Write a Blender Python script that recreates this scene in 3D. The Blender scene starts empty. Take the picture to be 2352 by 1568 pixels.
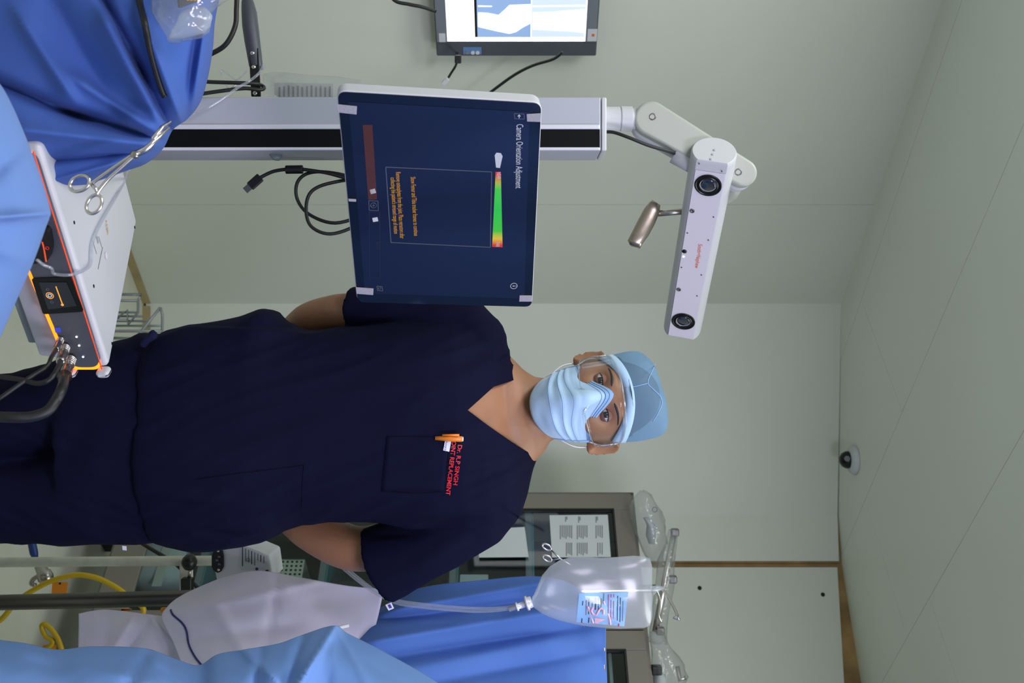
import bpy, bmesh, math, random
from mathutils import Vector, Matrix, noise
from mathutils.bvhtree import BVHTree
random.seed(7)
S = bpy.context.scene
C = S.collection
F = 2287.0          # focal length in photograph pixels (35 mm on a 36 mm long side)
CZ = 1.48           # camera height
V = Vector

# ---------------------------------------------------------------- camera (turned on its side: the photograph is stored rotated)
cd = bpy.data.cameras.new('camera'); cam = bpy.data.objects.new('camera', cd); C.objects.link(cam)
cd.sensor_fit = 'HORIZONTAL'; cd.sensor_width = 36.0; cd.lens = 36.0 * F / 2352.0; cd.clip_start = 0.02
cam.matrix_world = Matrix(((0, -1, 0, 0), (0, 0, -1, 0), (1, 0, 0, CZ), (0, 0, 0, 1)))
cd.dof.use_dof = True; cd.dof.focus_distance = 1.85; cd.dof.aperture_fstop = 7.0
S.camera = cam

# ---------------------------------------------------------------- light and exposure
w = bpy.data.worlds.new('world'); S.world = w; w.use_nodes = True
w.node_tree.nodes['Background'].inputs[0].default_value = (0.80, 0.90, 0.84, 1)
w.node_tree.nodes['Background'].inputs[1].default_value = 0.40
S.view_settings.view_transform = 'Standard'; S.view_settings.look = 'None'
S.view_settings.exposure = 0.0; S.view_settings.gamma = 1.0; S.view_settings.use_curve_mapping = False

def area(name, loc, target, size, power, col, spread=180, sy=None):
    l = bpy.data.lights.new(name, 'AREA'); l.energy = power; l.color = col; l.shape = 'RECTANGLE' if sy else 'DISK'
    l.size = size; l.spread = math.radians(spread)
    if sy: l.size_y = sy
    o = bpy.data.objects.new(name, l); C.objects.link(o); o.location = loc
    o.rotation_euler = (V(target) - V(loc)).to_track_quat('-Z', 'Y').to_euler()
    return o
area('ceiling_panel_light', (-0.95, 1.25, 2.775), (-0.95, 1.25, 0), 0.55, 24, (0.95, 1.0, 0.93), 180, 1.15)
area('ceiling_panel_light', (1.15, 1.7, 2.775), (1.15, 1.7, 0), 0.55, 17, (0.95, 1.0, 0.93), 180, 1.15)
area('operating_lamp_light', (0.85, 0.35, 2.25), (0.25, 1.85, 1.0), 0.55, 13.5, (0.82, 0.78, 1.0), 140)
area('operating_lamp_light', (-0.75, 0.15, 2.35), (-0.2, 1.6, 0.85), 0.55, 5, (0.86, 0.82, 1.0), 110)

# ---------------------------------------------------------------- helpers
def P(X, Y, D):
    """world point on depth D seen at photograph pixel (X, Y)"""
    return V(((Y - 784) / F * D, D, CZ + (X - 1176) / F * D))
def onplane(X, Y, p0, n):
    d = P(X, Y, 1.0) - V((0, 0, CZ)); o = V((0, 0, CZ))
    return o + d * ((p0 - o).dot(n) / d.dot(n))
def lin(c):
    return tuple((v / 12.92 if v <= 0.04045 else ((v + 0.055) / 1.055) ** 2.4) for v in c)
def rgb(r, g, b): return lin((r / 255, g / 255, b / 255))
M = {}
def mat(name, col, rough=0.5, metal=0.0, bump=0.0, bscale=60.0, var=0.0, vscale=8.0, emit=0.0, ecol=None, spec=0.5, sheen=0.0, sss=0.0, coat=0.0):
    m = bpy.data.materials.new(name); m.use_nodes = True; nt = m.node_tree; b = nt.nodes['Principled BSDF']
    b.inputs['Base Color'].default_value = (*col, 1); b.inputs['Roughness'].default_value = rough
    b.inputs['Metallic'].default_value = metal; b.inputs['Specular IOR Level'].default_value = spec
    if sheen: b.inputs['Sheen Weight'].default_value = sheen; b.inputs['Sheen Roughness'].default_value = 0.5
    if coat: b.inputs['Coat Weight'].default_value = coat
    if sss:
        b.inputs['Subsurface Weight'].default_value = sss; b.inputs['Subsurface Radius'].default_value = (0.012, 0.005, 0.003); b.inputs['Subsurface Scale'].default_value = 0.5
    if emit:
        b.inputs['Emission Color'].default_value = (*(ecol or col), 1); b.inputs['Emission Strength'].default_value = emit
    tc = nt.nodes.new('ShaderNodeTexCoord')
    if var:
        n = nt.nodes.new('ShaderNodeTexNoise'); n.inputs['Scale'].default_value = vscale; n.inputs['Detail'].default_value = 5
        nt.links.new(tc.outputs['Object'], n.inputs['Vector'])
        mr = nt.nodes.new('ShaderNodeMapRange'); mr.inputs['From Min'].default_value = 0.3; mr.inputs['From Max'].default_value = 0.7
        mr.inputs['To Min'].default_value = 1 - var; mr.inputs['To Max'].default_value = 1 + var
        nt.links.new(n.outputs['Fac'], mr.inputs['Value'])
        mx = nt.nodes.new('ShaderNodeMix'); mx.data_type = 'RGBA'; mx.blend_type = 'MULTIPLY'; mx.inputs['Factor'].default_value = 1
        mx.inputs[6].default_value = (*col, 1); nt.links.new(mr.outputs['Result'], mx.inputs[7])
        nt.links.new(mx.outputs[2], b.inputs['Base Color'])
    if bump:
        n2 = nt.nodes.new('ShaderNodeTexNoise'); n2.inputs['Scale'].default_value = bscale; n2.inputs['Detail'].default_value = 4
        nt.links.new(tc.outputs['Object'], n2.inputs['Vector'])
        bp = nt.nodes.new('ShaderNodeBump'); bp.inputs['Strength'].default_value = bump; bp.inputs['Distance'].default_value = 0.004
        nt.links.new(n2.outputs['Fac'], bp.inputs['Height']); nt.links.new(bp.outputs['Normal'], b.inputs['Normal'])
    M[name] = m; return m
def clear(name, tint=(1, 1, 1), gloss=0.12, rough=0.05, milk=0.0, milkcol=(0.8, 0.85, 0.9), bump=0.0, bscale=40, fres=0.4):
    """thin clear plastic: see-through, with a sheen that grows at grazing angles, optionally milky"""
    m = bpy.data.materials.new(name); m.use_nodes = True; nt = m.node_tree; nt.nodes.clear()
    out = nt.nodes.new('ShaderNodeOutputMaterial'); tr = nt.nodes.new('ShaderNodeBsdfTransparent'); tr.inputs[0].default_value = (*tint, 1)
    gl = nt.nodes.new('ShaderNodeBsdfGlossy'); gl.inputs['Roughness'].default_value = rough
    lw = nt.nodes.new('ShaderNodeLayerWeight'); lw.inputs['Blend'].default_value = 0.5
    pw = nt.nodes.new('ShaderNodeMath'); pw.operation = 'POWER'; pw.inputs[1].default_value = 4.0; nt.links.new(lw.outputs['Facing'], pw.inputs[0])
    ml = nt.nodes.new('ShaderNodeMath'); ml.operation = 'MULTIPLY'; ml.inputs[1].default_value = fres; nt.links.new(pw.outputs[0], ml.inputs[0])
    ad = nt.nodes.new('ShaderNodeMath'); ad.operation = 'ADD'; ad.use_clamp = True; ad.inputs[1].default_value = gloss
    nt.links.new(ml.outputs[0], ad.inputs[0])
    base = tr
    if milk:
        df = nt.nodes.new('ShaderNodeBsdfDiffuse'); df.inputs[0].default_value = (*milkcol, 1)
        tl = nt.nodes.new('ShaderNodeBsdfTranslucent'); tl.inputs[0].default_value = (*milkcol, 1)
        m1 = nt.nodes.new('ShaderNodeMixShader'); m1.inputs[0].default_value = 0.5
        nt.links.new(df.outputs[0], m1.inputs[1]); nt.links.new(tl.outputs[0], m1.inputs[2])
        m2 = nt.nodes.new('ShaderNodeMixShader'); m2.inputs[0].default_value = milk
        nt.links.new(tr.outputs[0], m2.inputs[1]); nt.links.new(m1.outputs[0], m2.inputs[2]); base = m2
    mx = nt.nodes.new('ShaderNodeMixShader')
    nt.links.new(ad.outputs[0], mx.inputs[0]); nt.links.new(base.outputs[0], mx.inputs[1]); nt.links.new(gl.outputs[0], mx.inputs[2])
    if bump:
        tc = nt.nodes.new('ShaderNodeTexCoord'); n2 = nt.nodes.new('ShaderNodeTexNoise'); n2.inputs['Scale'].default_value = bscale
        nt.links.new(tc.outputs['Object'], n2.inputs['Vector'])
        bp = nt.nodes.new('ShaderNodeBump'); bp.inputs['Strength'].default_value = bump; bp.inputs['Distance'].default_value = 0.01
        nt.links.new(n2.outputs['Fac'], bp.inputs['Height']); nt.links.new(bp.outputs['Normal'], gl.inputs['Normal']); nt.links.new(bp.outputs['Normal'], lw.inputs['Normal'])
    nt.links.new(mx.outputs[0], out.inputs[0]); M[name] = m; return m

class MB:
    def __init__(s): s.v = []; s.f = []
    def add(s, vs, fs):
        k = len(s.v); s.v += [V(p) for p in vs]; s.f += [tuple(i + k for i in f) for f in fs]; return s
    def frame(s, o, ax, ay, az, hx, hy, hz):
        """box centred on o with unit axes and half sizes"""
        vs = [o + ax * (hx * i) + ay * (hy * j) + az * (hz * k) for k in (-1, 1) for j in (-1, 1) for i in (-1, 1)]
        return s.add(vs, [(0, 2, 3, 1), (4, 5, 7, 6), (0, 1, 5, 4), (2, 6, 7, 3), (0, 4, 6, 2), (1, 3, 7, 5)])
    def box(s, c, sz): return s.frame(V(c), V((1, 0, 0)), V((0, 1, 0)), V((0, 0, 1)), sz[0] / 2, sz[1] / 2, sz[2] / 2)
    def hexa(s, b, t):
        """bottom ring and top ring of four points"""
        n = len(b)
        return s.add(list(b) + list(t), [tuple(reversed(range(n))), tuple(range(n, 2 * n))] + [(i, (i + 1) % n, n + (i + 1) % n, n + i) for i in range(n)])
    def loft(s, rings, cap=True, closed=True):
        n = len(rings[0]); vs = [p for r in rings for p in r]; fs = []
        for j in range(len(rings) - 1):
            for i in range(n if closed else n - 1):
                a = j * n + i; b = j * n + (i + 1) % n; fs.append((a, b, b + n, a + n))
        if cap: fs.append(tuple(reversed(range(n)))); fs.append(tuple(range((len(rings) - 1) * n, len(rings) * n)))
        return s.add(vs, fs)
    def tube(s, pts, r, n=10, cap=True):
        pts = [V(p) for p in pts]; rs = r if isinstance(r, (list, tuple)) else [r] * len(pts); rings = []; up = None
        for i, p in enumerate(pts):
            t = (pts[min(i + 1, len(pts) - 1)] - pts[max(i - 1, 0)]).normalized()
            if up is None: up = V((0, 0, 1)) if abs(t.z) < 0.9 else V((1, 0, 0))
            a = t.cross(up).normalized(); b = a.cross(t).normalized(); up = b
            rings.append([p + (a * math.cos(q) + b * math.sin(q)) * rs[i] for q in [2 * math.pi * k / n for k in range(n)]])
        return s.loft(rings, cap)
    def cyl(s, a, b, r, n=24, r2=None): return s.tube([a, b], [r, r if r2 is None else r2], n)
    def lathe(s, o, ax, prof, n=28):
        """profile of (radius, distance along ax)"""
        ax = V(ax).normalized(); u = ax.orthogonal().normalized(); w_ = ax.cross(u)
        rings = [[V(o) + ax * h + (u * math.cos(q) + w_ * math.sin(q)) * max(r, 1e-5) for q in [2 * math.pi * k / n for k in range(n)]] for r, h in prof]
        return s.loft(rings)
    def prism(s, pts, d):
        """polygon of points pushed along vector d"""
        return s.hexa([V(p) for p in pts], [V(p) + d for p in pts])
    def grid(s, rows): return s.loft(rows, False, False)
    def mesh(s, name):
        me = bpy.data.meshes.new(name); me.from_pydata([tuple(p) for p in s.v], [], s.f)
        bm = bmesh.new(); bm.from_mesh(me); bmesh.ops.recalc_face_normals(bm, faces=bm.faces); bm.to_mesh(me); bm.free(); return me
    def obj(s, name, m, parent=None, smooth=False, bevel=0.0, solid=0.0, sub=0, seg=2, label=None):
        return link(name, s.mesh(name), m, parent, smooth, bevel, solid, sub, seg, label)
ROOTLOC = {}
def link(name, me, m, parent=None, smooth=False, bevel=0.0, solid=0.0, sub=0, seg=2, label=None):
    o = bpy.data.objects.new(name, me); C.objects.link(o)
    if m is not None: me.materials.append(M[m] if isinstance(m, str) else m)
    if parent is not None: attach(o, parent)
    if smooth:
        me.polygons.foreach_set('use_smooth', [True] * len(me.polygons))
    if bevel:
        b = o.modifiers.new('bevel', 'BEVEL'); b.width = bevel; b.segments = seg; b.limit_method = 'ANGLE'; b.angle_limit = 0.6
        me.polygons.foreach_set('use_smooth', [True] * len(me.polygons)); b.harden_normals = True
    if sub: q = o.modifiers.new('sub', 'SUBSURF'); q.levels = sub; q.render_levels = sub
    if solid: q = o.modifiers.new('solid', 'SOLIDIFY'); q.thickness = solid; q.offset = 0
    if label: o['label'] = label
    return o
def attach(o, parent):
    o.parent = parent
    root = parent
    off = Matrix.Identity(4)
    while root is not None:
        if root.name in ROOTLOC: off = Matrix.Translation(ROOTLOC[root.name]); break
        root = root.parent
    o.matrix_parent_inverse = off.inverted() if parent.name in ROOTLOC else Matrix.Identity(4)
def thing(name, label, cat, loc=(0, 0, 0), group=None):
    o = bpy.data.objects.new(name, None); C.objects.link(o); o.location = loc; ROOTLOC[o.name] = V(loc); o.empty_display_size = 0.05
    o['label'] = label; o['category'] = cat
    if group: o['group'] = group
    return o
def tag(o, label, cat, group=None):
    o['label'] = label; o['category'] = cat
    if group: o['group'] = group
    return o
def struct(o): o['kind'] = 'structure'; return o

def crom(p0, p1, p2, p3, t):
    return 0.5 * ((2 * p1) + (p2 - p0) * t + (2 * p0 - 5 * p1 + 4 * p2 - p3) * t * t + (3 * p1 - p0 - 3 * p2 + p3) * t ** 3)
def spline(pts, n=8):
    pts = [V(p) for p in pts]; out = []
    for i in range(len(pts) - 1):
        a = pts[max(i - 1, 0)]; d = pts[min(i + 2, len(pts) - 1)]
        for k in range(n): out.append(crom(a, pts[i], pts[i + 1], d, k / n))
    out.append(pts[-1]); return out
def surf(rows, nu=6, nv=6, fn=None):
    """smooth surface through a control grid of (X, Y, D) pixels with depth, or of world points when fn is 'world'"""
    rr = [spline([V(p) for p in r], nu) for r in rows]; cols = [spline([r[i] for r in rr], nv) for i in range(len(rr[0]))]
    grid = [[cols[i][j] for i in range(len(cols))] for j in range(len(cols[0]))]
    return grid
def cloth(name, rows, m, nu=6, nv=6, disp=None, parent=None, solid=0.0015, wr=0.003, ws=9.0):
    g = surf(rows, nu, nv); out = []
    for j, r in enumerate(g):
        line = []
        for i, p in enumerate(r):
            d = p.z
            if disp: d += disp(p.x, p.y)
            q = P(p.x, p.y, d)
            n = noise.noise(q * ws) * 0.6 + (1 - abs(noise.noise(q * ws * 1.7 + V((3, 1, 2)))) * 2) * 0.4
            line.append(P(p.x, p.y, d + wr * n))
        out.append(line)
    mb = MB().grid(out)
    return mb.obj(name, m, parent, smooth=True, solid=solid)
def textmesh(body, bold=0.0, align='LEFT'):
    cu = bpy.data.curves.new('t', 'FONT'); cu.body = body; cu.size = 1; cu.offset = bold; cu.align_x = align; cu.resolution_u = 3
    o = bpy.data.objects.new('t', cu); C.objects.link(o); dg = bpy.context.evaluated_depsgraph_get()
    me = bpy.data.meshes.new_from_object(o.evaluated_get(dg)); bpy.data.objects.remove(o); bpy.data.curves.remove(cu); return me
def text_on(body, A, B, up, h, lift, m, parent, name='lettering', bold=0.0):
    """lettering from A to B (world), capital height h along up, lifted by vector"""
    me = textmesh(body, bold); xs = [v.co.x for v in me.vertices]; ys = [v.co.y for v in me.vertices]
    x0, x1, y1 = min(xs), max(xs), max(ys)
    ex = (B - A) / (x1 - x0); ey = up.normalized() * (h / max(y1, 0.6))
    for v in me.vertices: v.co = A + ex * (v.co.x - x0) + ey * v.co.y + lift
    me.name = name
    return link(name, me, m, parent)
def remesh(mbs, voxel, smooth_it=4):
    mb = MB()
    for q in mbs: mb.add(q.v, q.f)
    o = bpy.data.objects.new('tmp', mb.mesh('tmp')); C.objects.link(o)
    r = o.modifiers.new('r', 'REMESH'); r.mode = 'VOXEL'; r.voxel_size = voxel
    if smooth_it: q = o.modifiers.new('s', 'SMOOTH'); q.iterations = smooth_it; q.factor = 0.5
    dg = bpy.context.evaluated_depsgraph_get(); me = bpy.data.meshes.new_from_object(o.evaluated_get(dg)); bpy.data.objects.remove(o); return me
def bvh(me): return BVHTree.FromPolygons([v.co.copy() for v in me.vertices], [tuple(p.vertices) for p in me.polygons])
def hitpx(t, X, Y, lift=0.0015):
    o = V((0, 0, CZ)); d = (P(X, Y, 1.0) - o).normalized(); l, n, i, q = t.ray_cast(o, d)
    if l is None: return P(X, Y, 1.8)
    return l - d * lift

# ---------------------------------------------------------------- materials
mat('wall_paint', rgb(212, 216, 206), 0.42, bump=0.02, bscale=3, var=0.03, vscale=1.4)
mat('ceiling_paint', rgb(222, 228, 218), 0.4, var=0.03, vscale=1.2)
mat('filler', rgb(150, 122, 80), 0.9, bump=0.6, bscale=40, var=0.35, vscale=9)
mat('dark_gap', rgb(40, 36, 30), 0.9)
mat('vinyl_floor', rgb(214, 216, 202), 0.35, var=0.06, vscale=3)
mat('tan_skirt', rgb(168, 152, 112), 0.8, var=0.15, vscale=14)
mat('white_shell', rgb(194, 194, 200), 0.4, spec=0.5)
mat('warm_white', rgb(166, 168, 160), 0.4)
mat('alu_paint', rgb(168, 172, 184), 0.45)
mat('alu_trim', rgb(216, 216, 226), 0.3, 0.2)
mat('lav_face', rgb(214, 208, 222), 0.4)
mat('black_plastic', rgb(16, 16, 19), 0.4)
mat('black_slot', rgb(6, 6, 9), 0.6, spec=0.15)
mat('black_rubber', rgb(20, 20, 21), 0.5)
mat('grey_plastic', rgb(70, 72, 84), 0.5)
mat('mid_grey', rgb(120, 128, 134), 0.5)
mat('chrome', rgb(225, 218, 216), 0.26, 1.0)
mat('steel', rgb(176, 170, 165), 0.3, 1.0)
mat('brushed', rgb(172, 160, 146), 0.32, 1.0, bump=0.05, bscale=80)
mat('pole_steel', rgb(96, 94, 92), 0.42, 0.85)
mat('screw_metal', rgb(120, 116, 118), 0.4, 0.8)
mat('lens_black', rgb(9, 10, 14), 0.3, spec=0.4)
mat('lens_glass', rgb(20, 26, 44), 0.04, spec=1.0, coat=1.0)
mat('drape_blue', rgb(78, 114, 184), 0.78, bump=0.05, bscale=240, sheen=0.06, spec=0.2)
mat('drape_deep', rgb(62, 92, 164), 0.78, bump=0.05, bscale=240, sheen=0.05, spec=0.2)
mat('drape_light', rgb(98, 128, 184), 0.78, bump=0.05, bscale=240, sheen=0.06, spec=0.2)
mat('drape_toplit', rgb(112, 150, 210), 0.78, bump=0.05, bscale=240, sheen=0.06, spec=0.2)  # table drape: light from above is put into this paler blue
mat('white_sheet', rgb(212, 208, 226), 0.8, bump=0.06, bscale=200, sheen=0.2, spec=0.2)
mat('navy', rgb(15, 15, 40), 0.85, bump=0.12, bscale=420, sheen=0.0, spec=0.08)
mat('navy_seam', rgb(9, 9, 24), 0.85, spec=0.08)
mat('navy_light', rgb(24, 26, 58), 0.8, spec=0.15)
mat('skin', rgb(154, 110, 82), 0.5, bump=0.12, bscale=160, var=0.10, vscale=16, sss=0.12, spec=0.4)
mat('lid_skin', rgb(132, 90, 72), 0.5, var=0.08, vscale=40, spec=0.3)
mat('hair', rgb(38, 34, 34), 0.6)
mat('stubble', rgb(150, 132, 118), 0.7)
mat('eye_white', rgb(205, 200, 198), 0.2, coat=0.6)
mat('iris', rgb(36, 26, 22), 0.15, coat=0.8)
mat('mask_blue', rgb(176, 208, 238), 0.7, bump=0.08, bscale=300, sheen=0.3, spec=0.2)
mat('mask_edge', rgb(150, 186, 226), 0.7, spec=0.2)
mat('elastic', rgb(226, 226, 232), 0.6)
mat('red_thread', rgb(205, 22, 40), 0.6)
mat('orange_pen', rgb(226, 128, 40), 0.35)
mat('tag_white', rgb(214, 216, 226), 0.6)
mat('tag_purple', rgb(70, 50, 150), 0.6)
mat('panel_grey', rgb(86, 86, 96), 0.4, 0.2)
mat('orange_glow', rgb(255, 140, 30), 0.4, emit=2.6, ecol=rgb(255, 122, 10))
mat('orange_line', rgb(220, 80, 40), 0.4, emit=0.25, ecol=rgb(255, 70, 20))
mat('gold_print', rgb(196, 150, 60), 0.4)
mat('fine_print', rgb(120, 122, 124), 0.6)
mat('dark_print', rgb(58, 60, 66), 0.6)
mat('logo_orange', rgb(226, 104, 60), 0.5)
mat('logo_grey', rgb(150, 150, 158), 0.4)
mat('screen_glass', rgb(14, 17, 34), 0.05, spec=1.0, emit=0.10, ecol=rgb(22, 24, 60))
mat('screen_bezel', rgb(7, 9, 16), 0.06, spec=0.9)
mat('ui_white', rgb(60, 62, 70), 0.2, emit=0.62, ecol=rgb(215, 222, 245))
mat('ui_grey', rgb(40, 44, 60), 0.2, emit=0.28, ecol=rgb(120, 126, 150))
mat('ui_dim', rgb(30, 33, 50), 0.2, emit=0.10, ecol=rgb(90, 95, 130))
mat('ui_yellow', rgb(60, 44, 20), 0.2, emit=0.6, ecol=rgb(240, 170, 40))
mat('ui_orange', rgb(226, 150, 60), 0.2, emit=0.8, ecol=rgb(240, 150, 50))
mat('ui_brown', rgb(40, 24, 16), 0.1, emit=0.16, ecol=rgb(150, 76, 40), spec=0.9)
mat('ui_red', rgb(190, 40, 40), 0.2, emit=0.4, ecol=rgb(210, 40, 40))
mat('led_white', rgb(230, 230, 240), 0.3, emit=2.0, ecol=rgb(240, 240, 255))
mat('usb_blue', rgb(60, 70, 190), 0.4, emit=0.3)
mat('tape', rgb(150, 148, 160), 0.8, bump=0.2, bscale=300)
mat('xray_lit', rgb(240, 244, 250), 0.4, emit=1.9, ecol=(1, 1, 1))
mat('film_blue', rgb(130, 160, 205), 0.3, emit=0.62, ecol=rgb(150, 178, 222))
mat('film_pale', rgb(190, 205, 230), 0.3, emit=0.8, ecol=rgb(200, 214, 238))
mat('film_bone', rgb(240, 244, 250), 0.3, emit=1.3, ecol=rgb(245, 249, 255))
mat('film_black', rgb(18, 20, 26), 0.3)
mat('viewer_frame', rgb(74, 78, 88), 0.5)
mat('viewer_side', rgb(116, 122, 134), 0.5)
mat('button_blue', rgb(96, 130, 180), 0.5)
mat('sticker', rgb(206, 208, 214), 0.5)
mat('cabinet_paint', rgb(120, 116, 106), 0.5, bump=0.04, bscale=40)
mat('cabinet_dark', rgb(40, 42, 42), 0.7)
mat('shelf_teal', rgb(60, 120, 130), 0.2)
mat('paper', rgb(196, 204, 204), 0.8)
mat('ivory_paint', rgb(206, 206, 192), 0.4, var=0.1, vscale=30)
mat('yellow_hose', rgb(206, 172, 24), 0.4)
mat('orange_tag', rgb(232, 142, 34), 0.5)
mat('blue_grip', rgb(32, 62, 132), 0.4)
mat('blue_cord', rgb(30, 40, 110), 0.5)
mat('iv_label', rgb(140, 186, 236), 0.6)
mat('pink_print', rgb(232, 184, 206), 0.6)
mat('red_print', rgb(180, 70, 110), 0.6)
mat('wire_grey', rgb(150, 158, 164), 0.4, 0.4)
mat('dome_white', rgb(196, 202, 206), 0.4)
mat('packet', rgb(196, 200, 188), 0.5)
clear('goggle_clear', (0.97, 0.98, 0.99), 0.015, 0.03)
clear('goggle_rim', (0.9, 0.92, 0.94), 0.16, 0.1, milk=0.22, milkcol=(0.85, 0.87, 0.9))
clear('poly_bag', (0.94, 0.95, 0.96), 0.06, 0.12, milk=0.16, milkcol=(0.75, 0.78, 0.8), bump=0.5, bscale=45)
clear('iv_plastic', (0.93, 0.95, 0.97), 0.05, 0.22, milk=0.34, milkcol=(0.84, 0.87, 0.93))
clear('tube_clear', (0.9, 0.92, 0.96), 0.10, 0.08, milk=0.25, milkcol=(0.8, 0.83, 0.9))
clear('glass_pane', (0.8, 0.86, 0.86), 0.03, 0.03)
clear('cap_fabric', (0.62, 0.78, 0.92), 0.0, 0.6, milk=0.55, milkcol=rgb(168, 204, 236), fres=0.0)

# ================================================================ the room (it stands at 45 degrees to the camera, with a blunted corner)
H = 2.80
FL_PTS = [V((-3.3, 0.70, 0)), V((-0.152, 3.993, 0)), V((0.70, 4.025, 0)), V((0.885, 3.975, 0)), V((1.30, 3.745, 0)), V((4.4, 0.65, 0))]
Z = V((0, 0, 1))
poly = [V((-3.6, -1.2, 0)), FL_PTS[0] + V((-.1, .1, 0)), V((-0.2, 4.12, 0)), V((0.72, 4.16, 0)), V((0.93, 4.1, 0)), V((1.37, 3.85, 0)), V((4.6, 0.7, 0)), V((4.6, -1.2, 0))]
floor = struct(MB().prism([p - Z * 0.05 for p in poly], Z * 0.05).obj('floor', 'vinyl_floor'))
ceiling = struct(MB().prism([p + Z * (H + 0.012) for p in poly], Z * 0.05).obj('ceiling', 'dark_gap'))
# ceiling boards: strips laid parallel to the left wall, cross joints between
e1 = V((1, 1.0, 0)).normalized(); e2 = V((1, -1.0, 0)).normalized()
def clip_poly(pts, o, n):
    out = []
    for i in range(len(pts)):
        a, b = pts[i], pts[(i + 1) % len(pts)]; da, db = (a - o).dot(n), (b - o).dot(n)
        if da >= 0: out.append(a)
        if (da >= 0) != (db >= 0): out.append(a.lerp(b, da / (da - db)))
    return out
base2 = -3.13 / math.sqrt(2)          # offset of the joint seen in the photograph along e2
g = 0.0010
for k in range(-1, 7):
    lo = (base2 + (k - 1) * 0.56) ; hi = lo + 0.56
    cuts = [-2.6, 0.35 + 0.3 * (k % 2), 2.55 + 0.25 * ((k * 2) % 3), 5.2]
    for a, b in zip(cuts, cuts[1:]):
        q = poly
        for o, n in ((e2 * (lo + g), e2), (e2 * (hi - g), -e2), (e1 * (a + g), e1), (e1 * (b - g), -e1)):
            q = clip_poly(q, o, n)
            if len(q) < 3: break
        if len(q) >= 3:
            MB().prism([p + Z * H for p in q], Z * 0.0118).obj('ceiling_board', 'ceiling_paint', ceiling)

def wall(name, a, b, panels, m='filler'):
    d = (b - a).normalized(); n = V((d.y, -d.x, 0))      # n points into the room
    if n.dot(-a) < 0: n = -n
    body = MB().prism([a - n * 0.012, b - n * 0.012, b - n * 0.08, a - n * 0.08], Z * H).obj(name, m)
    struct(body)
    L = (b - a).length
    for s0, s1, t0, t1 in panels:      # start and end along the wall, top heights at both ends
        p0, p1 = a + d * s0 * L, a + d * s1 * L
        q = [p0 + n * 0, p1, p1 - n * 0.0118, p0 - n * 0.0118]
        MB().hexa([p + Z * 0.012 for p in q], [q[0] + Z * t0, q[1] + Z * t1, q[2] + Z * t1, q[3] + Z * t0]).obj('panel', 'wall_paint', body)
    return body, d, n
# left wall: joint seen at pixel column 470
a, b = FL_PTS[0], FL_PTS[1]
dl = (b - a); k = (470 - 784) / F       # x = k*y on the joint
s = (k * a.y - a.x) / (dl.x - k * dl.y)
wl, wl_d, wl_n = wall('wall_left', a, b, [(0, s - 1.22 / dl.length, H, H), (s - 1.22 / dl.length + 0.0002, s - 0.00012, H, H), (s + 0.00012, 1, H, H)])
bend = V((0.70, 4.025, 0))
wb, _, wb_n = wall('wall_back', FL_PTS[1], bend, [(0, 1, H, H - 0.004)])
w3, _, w3_n = wall('wall_corner', bend, FL_PTS[3], [(0, 0.955, H - 0.004, H - 0.014)])
w4, w4d, w4_n = wall('wall_right', FL_PTS[3], FL_PTS[4], [(0.034, 1, H - 0.024, H - 0.070)])
w5, _, w5_n = wall('wall_right_far', FL_PTS[4], FL_PTS[5], [(0, 0.25, H - 0.070, H - 0.04), (0.253, 1, H - 0.02, H)])
for (X, Y, wo, p0, n) in ((1891, 1262, w4, FL_PTS[3], w4_n), (1607, 1350, w4, FL_PTS[3], w4_n), (1890, 1365, w4, FL_PTS[3], w4_n)):
    q = onplane(X, Y, p0, n); MB().lathe(q - n * 0.001, n, [(0.0085, 0), (0.0085, 0.002), (0.005, 0.003), (0.0045, 0.0016)], 12).obj('screw', 'dark_gap', wo)
q = onplane(1785, 1254, FL_PTS[3], w4_n); MB().frame(q, V((.4, 0, .9)).normalized(), w4_n, w4_n.cross(V((.4, 0, .9))).normalized(), 0.009, 0.001, 0.003).obj('scratch', 'filler', w4)
# brown peeled skirting where wall and floor meet
bs = MB()
dd = (FL_PTS[2] - FL_PTS[1])
bs.hexa([FL_PTS[1] + V((-0.9, -0.9 * 1.046, 0)) + wl_n * 0.004, FL_PTS[1] + V((0, -0.006, 0)), FL_PTS[1] + V((0, -0.0005, 0)), FL_PTS[1] + V((-0.9, -0.9 * 1.046, 0)) + wl_n * 0.0005],
        [FL_PTS[1] + V((-0.9, -0.9 * 1.046, 0.03)) + wl_n * 0.004, FL_PTS[1] + V((0, -0.006, 0.032)), FL_PTS[1] + V((0, -0.0005, 0.032)), FL_PTS[1] + V((-0.9, -0.9 * 1.046, 0.03)) + wl_n * 0.0005])
struct(bs.obj('baseboard_left', 'tan_skirt'))
bs = MB(); bs.hexa([FL_PTS[1] + V((0.01, -0.007, 0)), FL_PTS[2] + V((0, -0.007, 0)), FL_PTS[2] + V((0, -0.001, 0)), FL_PTS[1] + V((0.01, -0.001, 0))],
                   [FL_PTS[1] + V((0.01, -0.007, 0.03)), FL_PTS[2] + V((0, -0.007, 0.02)), FL_PTS[2] + V((0, -0.001, 0.02)), FL_PTS[1] + V((0.01, -0.001, 0.03))])
struct(bs.obj('baseboard_back', 'tan_skirt'))

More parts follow.
